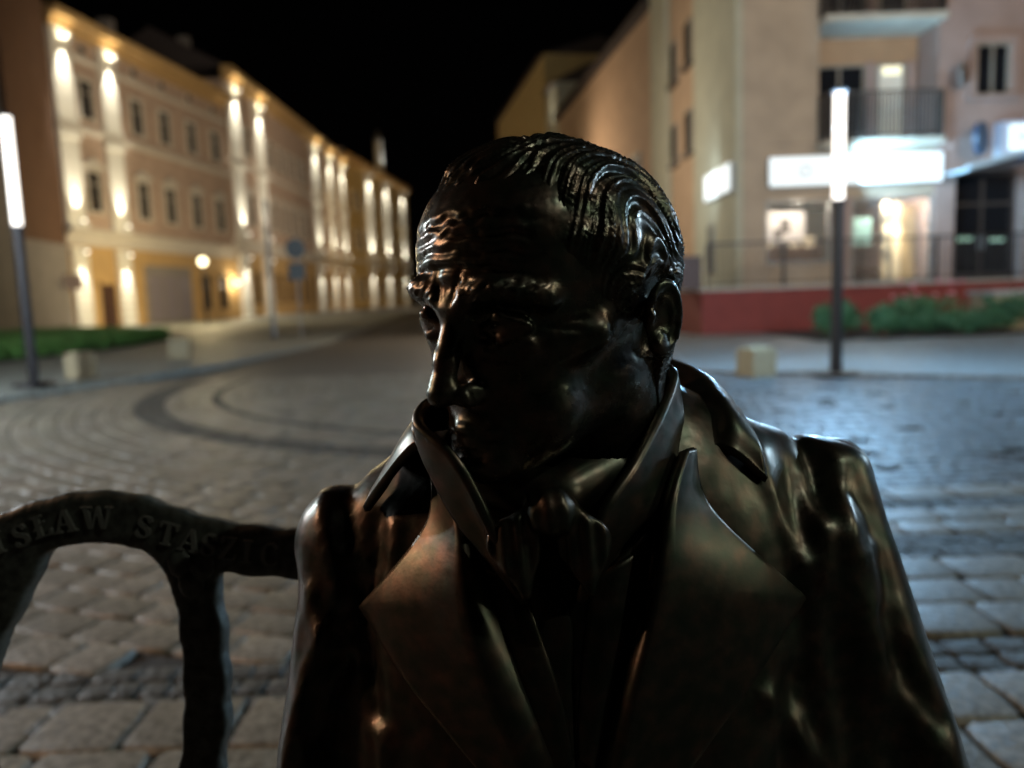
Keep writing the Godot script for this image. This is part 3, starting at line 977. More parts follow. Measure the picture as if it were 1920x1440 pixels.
	mm.transform_format = MultiMesh.TRANSFORM_3D
	mm.mesh = done(st)
	var spots: Array[Transform3D] = []
	while spots.size() < 9000:
		var q := Vector2(rng.randf_range(-22, -11), rng.randf_range(-35, -14))
		if not Geometry2D.is_point_in_polygon(q, poly):
			continue
		var sc := rng.randf_range(0.7, 1.3)
		spots.append(Transform3D(Basis(Vector3.UP, rng.randf() * TAU) * Basis.from_scale(Vector3(sc * 1.3, sc, sc * 1.3)), Vector3(q.x, 0.12, q.y)))
	mm.instance_count = spots.size()
	for q in spots.size():
		mm.set_instance_transform(q, spots[q])
	var g := MultiMeshInstance3D.new()
	g.name = "grass"
	g.multimesh = mm
	g.material_override = M.grass
	g.set_meta("kind", "stuff")
	g.set_meta("label", "dark green grass of the bed on the left pavement")
	g.set_meta("category", "grass")
	add_child(g)

# ---------------------------------------------------------------- lamps, posts, stone cubes
func column_lamp(at: Vector3, label: String, tall: float, low: float, tint: Color, e: float) -> Node3D:
	var o := thing("column_lamp", label, "street lamp", at, "column lamps round the square")
	piece(o, "pole", tube(0.075, 0.07, low, 16), M.dark_metal, Vector3(0, low / 2, 0))
	piece(o, "base_plate", tube(0.30, 0.28, 0.04, 20), M.dark_metal, Vector3(0, 0.02, 0))
	piece(o, "collar", tube(0.09, 0.09, 0.06, 16), M.dark_metal, Vector3(0, low + 0.03, 0))
	var n := 3
	var h := (tall - low - 0.1) / n
	for k in n:
		var y := low + 0.06 + h * (k + 0.5)
		piece(o, "lamp_tube", tube(0.068, 0.068, h - 0.004, 20), M.lamp_glow, Vector3(0, y, 0))
		omni(Vector3(0, y, 0), tint, e / n, 0.06, o)
	piece(o, "cap", tube(0.10, 0.08, 0.05, 16), M.dark_metal, Vector3(0, tall - 0.01, 0))
	return o

func stone_cube(at: Vector3, s: float, turn: float, label: String) -> void:
	var o := thing("stone_bollard", label, "bollard", at, "stone cube bollards along the kerb")
	o.rotation.y = turn
	var st := begin()
	var b := 0.03
	quad_box(st, Vector3(-s / 2, 0, -s / 2), Vector3(s / 2, s * 1.05 - b, s / 2))
	quad_box(st, Vector3(-s / 2 + b, s * 1.05 - b + 0.0005, -s / 2 + b), Vector3(s / 2 - b, s * 1.05, s / 2 - b))
	piece(o, "block", done(st), M.beige_stone)

func unseen_mast(at: Vector3, label: String, h: float) -> Node3D:  # mast of an unseen lamp, its light set by the caller
	var o := thing("unseen_mast", label, "street lamp", at, "unseen tall street lamps")
	piece(o, "mast", tube(0.09, 0.06, h, 12), M.grey_metal, Vector3(0, h / 2, 0))
	piece(o, "lamp_head", cube(Vector3(0.3, 0.14, 0.3)), M.dark_metal, Vector3(0, h + 0.08, 0))
	return o

func build_street_things() -> void:
	var cool := Color(0.32, 0.64, 1.0)
	var warm := Color(1.0, 0.84, 0.66)
	column_lamp(Vector3(4.24, 0.0, -9.99), "slim column lamp with a glowing white top in front of the shop", 3.62, 2.2, cool, LAMP_RIGHT)
	column_lamp(Vector3(-7.18, 0.10, -11.51), "slim column lamp with a glowing white top by the grass bed at the left", 3.95, 2.3, Color(0.9, 0.97, 1.0), LAMP_LEFT)
	# unseen column lamps out of view, placed to light the statue and near paving
	column_lamp(Vector3(-5.4, 0.0, -1.3), "unseen column lamp left of the camera, placed to light the left of the statue", 3.9, 2.3, Color(1.0, 0.60, 0.38), UNSEEN_NEAR_LEFT)
	column_lamp(Vector3(5.4, 0.0, 0.3), "unseen column lamp right of the camera, placed to light the right of the statue", 3.9, 2.3, Color(0.84, 0.95, 0.72), UNSEEN_NEAR_RIGHT)
	column_lamp(Vector3(-8.6, 0.0, -6.6), "unseen column lamp at the left kerb, placed to light the statue edge and the left paving", 3.9, 2.3, Color(0.80, 0.92, 1.0), UNSEEN_KERB_LEFT)
	column_lamp(Vector3(8.3, 0.0, -5.6), "unseen column lamp at the right kerb, placed to light the right edge of the statue", 3.7, 2.25, Color(0.50, 0.76, 1.0), UNSEEN_KERB_RIGHT)
	stone_cube(Vector3(3.3, 0.0, -10.31), 0.37, 0.35, "beige stone cube bollard left of the right column lamp")
	stone_cube(Vector3(-7.06, 0.10, -12.6), 0.40, 0.3, "beige stone cube bollard beside the left column lamp")
	stone_cube(Vector3(-7.17, 0.10, -16.7), 0.40, 0.2, "beige stone cube bollard behind the left column lamp, by the end of the grass")
	# globe lamp
	var o := thing("globe_lamp", "old street lamp with a glowing yellow globe before the shop front", "street lamp", Vector3(-18.4, 0.1, -47.0))
	piece(o, "pole", tube(0.07, 0.05, 3.5, 10), M.dark_metal, Vector3(0, 1.75, 0))
	var ball := SphereMesh.new()
	ball.radius = 0.24
	ball.height = 0.48
	piece(o, "lamp_globe", ball, M.warm_glow, Vector3(0, 3.75, 0))
	omni(Vector3(0, 3.75, 0), Color(1.0, 0.80, 0.42), 26.0, 0.24, o)
	# posts and signs
	o = thing("sign_post", "tall pale grey post at the edge of the left pavement", "post", Vector3(-7.5, 0.1, -24.5))
	piece(o, "pole", tube(0.07, 0.06, 4.3, 10), M.grey_metal, Vector3(0, 2.15, 0))
	piece(o, "base_plate", tube(0.14, 0.14, 0.04, 12), M.dark_metal, Vector3(0, 0.02, 0))
	o = thing("road_sign", "post with a dark round sign above a square one, seen from behind", "sign", Vector3(-6.45, 0.0, -23.8))
	piece(o, "pole", tube(0.03, 0.03, 3.2, 8), M.grey_metal, Vector3(0, 1.6, 0))
	var back := mat(Color(0.07, 0.09, 0.10), 0.5)
	piece(o, "round_sign", tube(0.30, 0.30, 0.03, 24), back, Vector3(0, 2.83, 0.05), Vector3(PI / 2, 0, 0))
	piece(o, "square_sign", cube(Vector3(0.5, 0.5, 0.03)), back, Vector3(0.0, 2.14, 0.05))
	# unseen tall lamps, placed to light the facades, the square and the statue
	o = unseen_mast(Vector3(0.2, 0, -40.0), "unseen street lamp hidden behind the statue, placed to light facades on both sides", 7.4)
	spot(Vector3(-0.2, 7.4, -40.0), Vector3(-24, 9, -54), warm, UNSEEN_STREET_POWER, 42.0, o, "unseen_street_light")
	spot(Vector3(0.4, 7.4, -44.0), Vector3(7, 7.6, -42), Color(1.0, 0.80, 0.58), UNSEEN_STREET_POWER * 0.13, 76.0, o, "unseen_street_light")
	for k in [2, 3]:
		o.get_child(k).position -= o.position
	o = unseen_mast(Vector3(0.3, 0, -28.0), "unseen street lamp hidden behind the statue, placed to light the corner house side and the square", 6.0)
	spot(Vector3(0.5, 6.0, -28.0), Vector3(7, 6.6, -26.5), Color(1.0, 0.88, 0.68), UNSEEN_STREET_POWER * 0.09, 74.0, o, "unseen_street_light")
	spot(Vector3(0.0, 6.0, -27.6), Vector3(-3.6, 0, -13.0), Color(1.0, 0.82, 0.60), UNSEEN_SQUARE_POWER, 62.0, o, "unseen_street_light")
	o.get_child(2).position -= o.position
	o.get_child(3).position -= o.position
	o = unseen_mast(Vector3(0.4, 0, -66.0), "unseen street lamp farther off behind the statue, placed to light the left facades", 7.6)
	spot(Vector3(-0.6, 7.6, -66), Vector3(-22, 9.5, -84), warm, UNSEEN_STREET_POWER, 46.0, o, "unseen_street_light")
	spot(Vector3(0.4, 7.6, -67), Vector3(-20, 10, -125), Color(1.0, 0.66, 0.30), UNSEEN_STREET_POWER * 3.0, 26.0, o, "unseen_street_light")
	o.get_child(2).position -= o.position
	o.get_child(3).position -= o.position
	o = unseen_mast(Vector3(13.0, 0, -6.0), "unseen street lamp out of view at the right, placed to light the corner house", 8.0)
	spot(Vector3(12.8, 8.0, -6.2), Vector3(9, 7.0, -22), Color(1.0, 0.83, 0.62), UNSEEN_FLOOD_POWER, 50.0, o, "unseen_street_light")
	o.get_child(2).position -= o.position
	o = unseen_mast(Vector3(6.4, 0, 2.2), "unseen street lamp right of the camera, placed to light the statue from above", 8.0)
	spot(Vector3(6.2, 8.0, 2.0), Vector3(0.9, 0.6, -1.2), Color(0.88, 1.0, 0.86), UNSEEN_HIGH_RIGHT, 34.0, o, "unseen_street_light")
	o.get_child(2).position -= o.position
	o = unseen_mast(Vector3(-3.5, 0, 6.0), "unseen street lamp behind the camera, placed to light the corner house", 8.0)
	spot(Vector3(-3.3, 8.0, 5.6), Vector3(7.5, 8.0, -24), Color(1.0, 0.83, 0.62), UNSEEN_FLOOD_POWER * 2.0, 34.0, o, "unseen_street_light")
	o.get_child(2).position -= o.position

# ---------------------------------------------------------------- the bench
func bench_pt(u: float, v: float, z := 0.0) -> Vector3:
	# bench millimetres from the sketch of its back
	var k := 0.80 / 1.441
	return Vector3((u - 960.0) * k, (720.0 - v) * k, z)

var bench_bars: Array = []

func bench_d(p: Vector3) -> float:
	var d := 1e9
	for b in bench_bars:
		var a: Vector3 = b[0]
		var c: Vector3 = b[1]
		if absf(p.x - (a.x + c.x) * 0.5) > absf(a.x - c.x) * 0.5 + b[2] + 40.0 or absf(p.y - (a.y + c.y) * 0.5) > absf(a.y - c.y) * 0.5 + b[2] + 40.0:
			continue
		d = smin(d, cone(Vector3(p.x, p.y, 0), a, c, b[2], b[3]), 14.0)
	if d > 1e8:
		return 40.0
	return smax(d, absf(p.z) - 15.0, 5.0)

func build_bench() -> void:
	var o := thing("bench", "dark cast iron bench with an arched openwork back and raised lettering", "bench", STATUE_BASE * Vector3(1, 0, 1))
	var frame := Transform3D(lean, EYE + lean * Vector3(0, 0, -0.80) - o.position)
	var rail := [[-330, 1190], [-250, 1110], [-160, 1060], [-60, 1035], [20, 1008], [80, 985], [140, 970], [200, 966], [260, 975], [330, 1000], [400, 1020], [480, 1030], [570, 1037], [760, 1040], [960, 1040]]
	for k in rail.size() - 1:
		bench_bars.append([bench_pt(rail[k][0], rail[k][1]), bench_pt(rail[k + 1][0], rail[k + 1][1]), 24.0, 24.0])
	var hoop := [[-60, 1060], [-100, 1150], [-125, 1300], [-120, 1460], [-90, 1600]]
	var hoop2 := [[-60, 1060], [0, 1090], [0, 1150], [-30, 1240], [-45, 1320]]
	var post := [[330, 1020], [372, 1100], [384, 1180], [390, 1270], [391, 1350], [380, 1450], [352, 1560], [330, 1650]]
	for k in post.size() - 1:
		bench_bars.append([bench_pt(post[k][0], post[k][1]), bench_pt(post[k + 1][0], post[k + 1][1]), 20.5, 20.5])
	var leftpost := [[30, 1050], [-10, 1120], [-50, 1200], [-70, 1300], [-70, 1400], [-50, 1520], [-20, 1650]]
	for k in leftpost.size() - 1:
		bench_bars.append([bench_pt(leftpost[k][0], leftpost[k][1]), bench_pt(leftpost[k + 1][0], leftpost[k + 1][1]), 30.0, 28.0])
	var h := net(bench_d, Vector3(-730, -560, -24), Vector3(20, -40, 24), 4.0, 1.6)
	var v: PackedVector3Array = h[0]
	var x: PackedInt32Array = h[1]
	v = relax(v, x, 4)
	for i in v.size():
		v[i] = frame * (v[i] * 0.001)
	piece(o, "backrest", array_mesh(v, x, smooth_normals(v, x), M.iron), M.iron)
	# raised lettering along the arch
	var font := SystemFont.new()
	font.font_names = PackedStringArray(["Droid Serif"])
	font.font_weight = 700
	var letters := [["N", -36, 1040, 0.30], ["I", 17, 1013, 0.36], ["S", 60, 1000, 0.34], ["Ł", 98, 982, 0.30], ["A", 139, 974, 0.16], ["W", 198, 967, 0.0], ["S", 285, 984, -0.26], ["T", 328, 997, -0.28], ["A", 368, 1009, -0.24], ["S", 404, 1017, -0.18], ["Z", 440, 1023, -0.12], ["I", 474, 1029, -0.08], ["C", 514, 1034, -0.06]]
	for l in letters:
		var t := TextMesh.new()
		t.text = l[0]
		t.font = font
		t.font_size = 32
		t.pixel_size = 0.00095
		t.depth = 0.006
		var e := piece(o, "letter", t, M.letter_iron)
		e.transform = frame * Transform3D(Basis(Vector3.BACK, l[3]), bench_pt(l[1], l[2], 16.0) * 0.001)
	# cast leaves where arch and post join
	for q in [[352, 1052, 0.5], [388, 1056, -0.5], [370, 1085, 0.0]]:
		var s := SphereMesh.new()
		s.radius = 0.014
		s.height = 0.034
		s.radial_segments = 12
		s.rings = 6
		var e := piece(o, "leaf_ornament", s, M.iron)
		e.transform = frame * Transform3D(Basis(Vector3.BACK, q[2]) * Basis.from_scale(Vector3(1, 1, 0.45)), bench_pt(q[0], q[1], 15.0) * 0.001)
	# seat and legs
	for k in 5:
		slab(o, "seat_slat", Vector3(-0.95, 0.41, -0.02 + k * 0.085), Vector3(0.75, 0.44, 0.055 + k * 0.085), M.iron)
	for s in [-0.9, 0.7]:
		slab(o, "leg", Vector3(s - 0.03, 0, -0.02), Vector3(s + 0.03, 0.41, 0.03), M.iron)
		slab(o, "leg", Vector3(s - 0.03, 0, 0.34), Vector3(s + 0.03, 0.41, 0.39), M.iron)


# ---------------------------------------------------------------- modelling tools
# The statue is sculpted in millimetres in its own frame: x to the viewer's right, y up, z to the front.
const SCULPT_DEPTH := 575.0
const PX := 1441.0

func pt(u: float, v: float, z: float) -> Vector3:
	var k := (SCULPT_DEPTH - z) / PX
	return Vector3((u - 960.0) * k, (720.0 - v) * k, z)

func smin(a: float, b: float, k: float) -> float:
	var h := maxf(k - absf(a - b), 0.0) / k
	return minf(a, b) - h * h * k * 0.25

func smax(a: float, b: float, k: float) -> float:
	var h := maxf(k - absf(a - b), 0.0) / k
	return maxf(a, b) + h * h * k * 0.25

func ell(p: Vector3, c: Vector3, r: Vector3) -> float:
	var q := (p - c) / r
	var k0 := q.length()
	var k1 := (q / r).length()
	return k0 * (k0 - 1.0) / maxf(k1, 1e-6)

func cone(p: Vector3, a: Vector3, b: Vector3, ra: float, rb: float) -> float:
	var ab := b - a
	var t := clampf((p - a).dot(ab) / ab.length_squared(), 0.0, 1.0)
	return p.distance_to(a + ab * t) - lerpf(ra, rb, t)

func net(f: Callable, lo: Vector3, hi: Vector3, c: float, steep := 1.3) -> Array:
	var S := 4
	var n := Vector3i(((hi - lo) / (c * S)).ceil()) * S + Vector3i.ONE
	var sy := n.x
	var sz := n.x * n.y
	var vals := PackedFloat32Array()
	vals.resize(sz * n.z)
	vals.fill(1e9)
	var blocks: Array[Vector3i] = []
	var reach := 0.5 * S * c * 1.7321 * steep
	for bz in (n.z - 1) / S:
		for by in (n.y - 1) / S:
			for bx in (n.x - 1) / S:
				var mid := lo + Vector3(bx + 0.5, by + 0.5, bz + 0.5) * (c * S)
				var dm: float = f.call(mid)
				if absf(dm) < reach:
					blocks.append(Vector3i(bx, by, bz) * S)
	for b in blocks:
		for k in range(b.z, b.z + S + 1):
			for j in range(b.y, b.y + S + 1):
				var at := k * sz + j * sy + b.x
				for i in S + 1:
					if vals[at + i] > 1e8:
						vals[at + i] = f.call(lo + Vector3(b.x + i, j, k) * c)
	var ids := PackedInt32Array()
	ids.resize(vals.size())
	ids.fill(-1)
	var verts := PackedVector3Array()
	var off := [0, 1, sy, sy + 1, sz, sz + 1, sz + sy, sz + sy + 1]
	var ends := [[0, 1], [2, 3], [4, 5], [6, 7], [0, 2], [1, 3], [4, 6], [5, 7], [0, 4], [1, 5], [2, 6], [3, 7]]
	var corner: Array[Vector3] = []
	for m in 8:
		corner.append(Vector3(m & 1, (m >> 1) & 1, (m >> 2) & 1))
	for b in blocks:
		for k in range(b.z, b.z + S):
			for j in range(b.y, b.y + S):
				for i in range(b.x, b.x + S):
					var at := k * sz + j * sy + i
					var mask := 0
					for m in 8:
						if vals[at + off[m]] < 0.0:
							mask |= 1 << m
					if mask == 0 or mask == 255:
						continue
					var sum := Vector3.ZERO
					var cnt := 0
					for e in ends:
						var e0: int = e[0]
						var e1: int = e[1]
						if ((mask >> e0) & 1) != ((mask >> e1) & 1):
							var a := vals[at + off[e0]]
							var d := vals[at + off[e1]]
							sum += corner[e0].lerp(corner[e1], a / (a - d))
							cnt += 1
					ids[at] = verts.size()
					verts.append(lo + (Vector3(i, j, k) + sum / cnt) * c)
	var idx := PackedInt32Array()
	var axes := [[1, sy, sz], [sy, sz, 1], [sz, 1, sy]]
	for b in blocks:
		for k in range(b.z, b.z + S):
			for j in range(b.y, b.y + S):
				for i in range(b.x, b.x + S):
					var at := k * sz + j * sy + i
					var inside := vals[at] < 0.0
					for ax in axes:
						if (vals[at + ax[0]] < 0.0) == inside:
							continue
						var u: int = ax[1]
						var v: int = ax[2]
						if at - u - v < 0:
							continue
						var a := ids[at]
						var q := ids[at - u]
						var r := ids[at - u - v]
						var s := ids[at - v]
						if a < 0 or q < 0 or r < 0 or s < 0:
							continue
						if inside:
							idx.append_array([a, r, q, a, s, r])
						else:
							idx.append_array([a, q, r, a, r, s])
	return [verts, idx]

func smooth_normals(verts: PackedVector3Array, idx: PackedInt32Array) -> PackedVector3Array:
	var nor := PackedVector3Array()
	nor.resize(verts.size())
	for t in range(0, idx.size(), 3):
		var a := idx[t]
		var b := idx[t + 1]
		var c := idx[t + 2]
		var n := (verts[c] - verts[a]).cross(verts[b] - verts[a])
		nor[a] += n
		nor[b] += n
		nor[c] += n
	for i in nor.size():
		nor[i] = nor[i].normalized()
	return nor

func relax(verts: PackedVector3Array, idx: PackedInt32Array, rounds: int) -> PackedVector3Array:
	for k in rounds:
		var sum := PackedVector3Array()
		sum.resize(verts.size())
		var cnt := PackedFloat32Array()
		cnt.resize(verts.size())
		for t in range(0, idx.size(), 3):
			var a := idx[t]
			var b := idx[t + 1]
			var c := idx[t + 2]
			sum[a] += verts[b] + verts[c]
			sum[b] += verts[a] + verts[c]
			sum[c] += verts[a] + verts[b]
			cnt[a] += 2.0
			cnt[b] += 2.0
			cnt[c] += 2.0
		for i in verts.size():
			if cnt[i] > 0.0:
				verts[i] = verts[i].lerp(sum[i] / cnt[i], 0.5)
	return verts

func array_mesh(verts: PackedVector3Array, idx: PackedInt32Array, nor: PackedVector3Array, m: Material) -> ArrayMesh:
	var arr := []
	arr.resize(Mesh.ARRAY_MAX)
	arr[Mesh.ARRAY_VERTEX] = verts
	arr[Mesh.ARRAY_NORMAL] = nor
	arr[Mesh.ARRAY_INDEX] = idx
	var am := ArrayMesh.new()
	am.add_surface_from_arrays(Mesh.PRIMITIVE_TRIANGLES, arr)
	am.surface_set_material(0, m)
	return am

# sculpt millimetres -> metres under the statue's node
func cast_piece(called: String, verts: PackedVector3Array, idx: PackedInt32Array, m: Material, parent: Node3D) -> MeshInstance3D:
	var out := PackedVector3Array()
	out.resize(verts.size())
	for i in verts.size():
		out[i] = SCULPT * (verts[i] * 0.001)
	var o := MeshInstance3D.new()
	o.name = called
	o.mesh = array_mesh(out, idx, smooth_normals(out, idx), m)
	parent.add_child(o, true)
	return o

# a cloth-like sheet of real thickness: grid[row][column] of points, front side outward
func sheet(grid: Array, thick: float, verts: PackedVector3Array, idx: PackedInt32Array) -> void:
	var nu := grid.size()
	var nv: int = grid[0].size()
	var front := PackedVector3Array()
	var nor := PackedVector3Array()
	for i in nu:
		for j in nv:
			var p: Vector3 = grid[i][j]
			var du: Vector3 = grid[mini(i + 1, nu - 1)][j] - grid[maxi(i - 1, 0)][j]
			var dv: Vector3 = grid[i][mini(j + 1, nv - 1)] - grid[i][maxi(j - 1, 0)]
			front.append(p)
			var n := dv.cross(du)
			nor.append(n.normalized() if n.length() > 1e-6 else Vector3.BACK)
	# closed loop round each edge: front, two rim rings, back
	var base := verts.size()
	var count := nu * nv
	for i in count:
		verts.append(front[i] + nor[i] * thick * 0.5)
	for i in count:
		verts.append(front[i] - nor[i] * thick * 0.5)
	for i in nu - 1:
		for j in nv - 1:
			var a := base + i * nv + j
			var b := a + 1
			var c := a + nv
			var d := c + 1
			idx.append_array([a, c, b, b, c, d])
			a += count
			b += count
			c += count
			d += count
			idx.append_array([a, b, c, b, d, c])
	var loop := PackedInt32Array()
	for j in nv:
		loop.append(j)
	for i in range(1, nu):
		loop.append(i * nv + nv - 1)
	for j in range(nv - 2, -1, -1):
		loop.append((nu - 1) * nv + j)
	for i in range(nu - 2, 0, -1):
		loop.append(i * nv)
	var ring := verts.size()
	var mid := Vector3.ZERO
	for l in loop:
		mid += front[l]
	mid /= loop.size()
	for q in loop.size():
		var l := loop[q]
		var prev := front[loop[(q - 1 + loop.size()) % loop.size()]]
		var next := front[loop[(q + 1) % loop.size()]]
		var outw := (next - prev).cross(nor[l]).normalized()
		if outw.dot(front[l] - mid) < 0.0 and loop.size() < 12:
			outw = -outw
		verts.append(front[l] + outw * thick * 0.45)
	for q in loop.size():
		var r := (q + 1) % loop.size()
		var a := base + loop[q]
		var b := base + loop[r]
		var a2 := ring + q
		var b2 := ring + r
		idx.append_array([a, b, a2, b, b2, a2])
		idx.append_array([a2, b2, a + count, b2, b + count, a + count])

func spline(keys: Array, t: float) -> Vector3:
	var n := keys.size() - 1
	var s := clampf(t, 0.0, 1.0) * n
	var i := mini(int(s), n - 1)
	var w := s - i
	var p1: Vector3 = keys[i]
	var p2: Vector3 = keys[i + 1]
	var p0: Vector3 = keys[maxi(i - 1, 0)]
	var p3: Vector3 = keys[mini(i + 2, n)]
	return p1.cubic_interpolate(p2, p0, p3, w)

# ---------------------------------------------------------------- the head
var head_at := Transform3D()
var brow_noise := FastNoiseLite.new()
var skin_noise := FastNoiseLite.new()

func skull(p: Vector3) -> float:
	return ell(p, Vector3(0, 27, -14), Vector3(75, 82, 99))

func head_d(p0: Vector3) -> float:
	var p := Vector3(absf(p0.x), p0.y, p0.z)
	var d := smin(ell(p, Vector3(0, 27, -14), Vector3(75, 82, 99)), ell(p, Vector3(0, 52, 26), Vector3(52, 49, 55)), 34.0)
	# face and jaw
	d = smin(d, ell(p, Vector3(0, -36, 24), Vector3(51, 75, 62)), 22.0)
	d = smin(d, cone(p, Vector3(43, -57, -8), Vector3(15, -97, 64), 12.0, 12.5), 26.0)
	d = smin(d, ell(p, Vector3(0, -97, 74), Vector3(20, 16, 17)), 18.0)
	d = smin(d, cone(p, Vector3(32, -24, 62), Vector3(62, -14, 28), 9.0, 8.0), 20.0)
	d = smin(d, ell(p, Vector3(35, -66, 49), Vector3(18, 24, 18)), 18.0)
	# neck
	d = smin(d, cone(p, Vector3(0, -60, -38), Vector3(0, -200, -62), 57.0, 62.0), 26.0)
	if d > 50.0:
		return d - 10.0
	# temple hollow
	d = smax(d, -ell(p, Vector3(88, 24, 52), Vector3(19, 34, 26)), 22.0)
	# brow ridge
	d = smin(d, cone(p, Vector3(7, 15, 85), Vector3(27, 23, 79), 9.0, 9.0), 9.0)
	d = smin(d, cone(p, Vector3(27, 23, 79), Vector3(50, 15, 60), 9.0, 7.0), 9.0)
	# eye socket, eyeball, lids
	d = smax(d, -ell(p, Vector3(31, -1, 94), Vector3(19, 13.5, 19)), 9.0)
	d = smin(d, p.distance_to(Vector3(30.5, -1.5, 68.5)) - 13.2, 1.5)
	d = smin(d, cone(p, Vector3(17, -3, 80), Vector3(31, 6.5, 81.5), 2.2, 3.6), 3.0)
	d = smin(d, cone(p, Vector3(31, 6.5, 81.5), Vector3(47, -1, 71), 3.6, 2.6), 3.0)
	d = smin(d, cone(p, Vector3(17, -3, 80), Vector3(31, -9, 80.5), 2.0, 2.4), 3.0)
	d = smin(d, cone(p, Vector3(31, -9, 80.5), Vector3(46, -3, 71.5), 2.4, 2.2), 3.0)
	# bag under the eye
	d = smin(d, cone(p, Vector3(21, -15, 79), Vector3(42, -14, 69), 3.4, 3.2), 6.0)
	d = smax(d, -cone(p, Vector3(17, -17, 86), Vector3(40, -24, 78), 2.0, 2.0), 6.0)
	# nose
	d = smin(d, cone(p, Vector3(0, 10, 86), Vector3(0, -20, 98), 7.0, 7.0), 9.0)
	d = smin(d, cone(p, Vector3(0, -20, 98), Vector3(0, -41, 105), 7.0, 9.5), 6.0)
	d = smin(d, ell(p, Vector3(12.0, -44, 93), Vector3(7.5, 8.5, 12)), 5.0)
	d = smax(d, -cone(p, Vector3(6.5, -54, 99), Vector3(6.0, -46, 98), 4.0, 2.0), 2.0)
	# muzzle, lips, furrows
	d = smin(d, ell(p, Vector3(0, -72, 64), Vector3(28, 23, 25)), 10.0)
	d = smin(d, cone(p, Vector3(2, -69.5, 89.5), Vector3(20, -75, 80), 3.6, 2.0), 4.0)
	d = smin(d, cone(p, Vector3(0, -80.5, 86.5), Vector3(17, -77.5, 80), 4.4, 2.2), 4.0)
	d = smax(d, -cone(p, Vector3(0, -75, 96), Vector3(24, -77, 80), 1.5, 1.7), 2.0)
	d = smax(d, -cone(p, Vector3(0, -57, 98), Vector3(0, -65, 96), 3.0, 2.5), 5.0)
	d = smax(d, -cone(p, Vector3(0, -89, 94), Vector3(10, -89, 90), 3.0, 3.0), 6.0)
	d = smax(d, -cone(p, Vector3(18, -42, 93), Vector3(34, -76, 77), 2.6, 3.0), 7.0)
	# ear
	if p.x > 55.0:
		var e := (p - Vector3(79, -12, -22)) * 1.10
		var w := e.x * 0.975 + e.z * 0.22
		var u := -e.x * 0.22 + e.z * 0.975
		var v := e.y * 0.97 - u * 0.22
		u = u + e.y * 0.16
		var rho := sqrt(u * u / 250.0 + v * v / 640.0)
		var disc := maxf((rho - 1.0) * 16.0, absf(w) - 2.2)
		var rim := sqrt(pow((rho - 1.0) * 18.0, 2.0) + pow(w - 3.5, 2.0)) - 3.4
		var anti := sqrt(pow((rho - 0.56) * 18.0, 2.0) + pow(w - 2.6, 2.0)) - 2.6
		var ear := disc
		if u < 9.0 or v > 8.0:
			ear = smin(ear, rim, 3.0)
		if u < 5.0:
			ear = smin(ear, anti, 2.5)
		ear = smin(ear, ell(Vector3(w, v, u), Vector3(2, -21, 3), Vector3(4.5, 8, 7)), 5.0)
		ear = smin(ear, ell(Vector3(w, v, u), Vector3(-6, 0, 2), Vector3(7, 14, 8)), 4.0)
		ear = smin(ear, ell(Vector3(w, v, u), Vector3(3, 0, 13), Vector3(3.5, 6, 3.5)), 4.0)
		d = smin(d, ear, 3.0)
	return d

# fine relief pushed into the head's vertices: furrows, brows, pores
func head_relief(p: Vector3) -> float:
	var x := absf(p.x)
	var r := 0.0
	if p.z > 30.0 and p.y > 10.0:
		var m := smoothstep(56.0, 30.0, x) * smoothstep(26.0, 36.0, p.y)
		var wob := brow_noise.get_noise_2d(p.x * 1.6, p.y) * 1.3
		var row := 0
		for y0 in [38.0, 49.0, 58.0, 67.0]:
			row += 1
			var t: float = (p.y - y0 - wob * (0.6 + 0.5 * row) + x * x * 0.0035 - p.x * 0.03 * row) / 2.8
			var part := clampf(0.85 + 0.8 * brow_noise.get_noise_2d(p.x * 0.7 + row * 90.0, row * 40.0), 0.0, 1.3)
			r += m * part * (-2.1 * exp(-t * t) + 0.7 * exp(-(t - 2.2) * (t - 2.2)) + 0.7 * exp(-(t + 2.2) * (t + 2.2)))
		# frown lines at the root of the nose
		var f := (x - 7.0 - (p.y - 24.0) * 0.25) / 2.0
		r -= 1.8 * exp(-f * f) * smoothstep(12.0, 20.0, p.y) * smoothstep(44.0, 30.0, p.y)
	# eyebrow: tufts of short hair
	if p.z > 45.0:
		var by := 25.0 - pow((x - 27.0) / 27.0, 2.0) * 8.0
		var bm := exp(-pow((p.y - by) / 6.5, 2.0)) * smoothstep(5.0, 12.0, x) * smoothstep(60.0, 50.0, x)
		r += bm * (2.2 + 2.6 * brow_noise.get_noise_2d((p.x - p.y * 0.7) * 9.0, p.y * 2.0))
	# crow's feet
	if x > 44.0 and x < 66.0 and p.z > 25.0:
		for k in 3:
			var t2: float = (p.y - (-2.0 + (k - 1) * (x - 42.0) * 0.35)) / 1.5
			r -= 0.8 * exp(-t2 * t2) * smoothstep(44.0, 50.0, x) * smoothstep(66.0, 58.0, x)
	r += skin_noise.get_noise_3dv(p * 2.0) * 0.25 + skin_noise.get_noise_3dv(p * 0.55) * 0.3
	return r

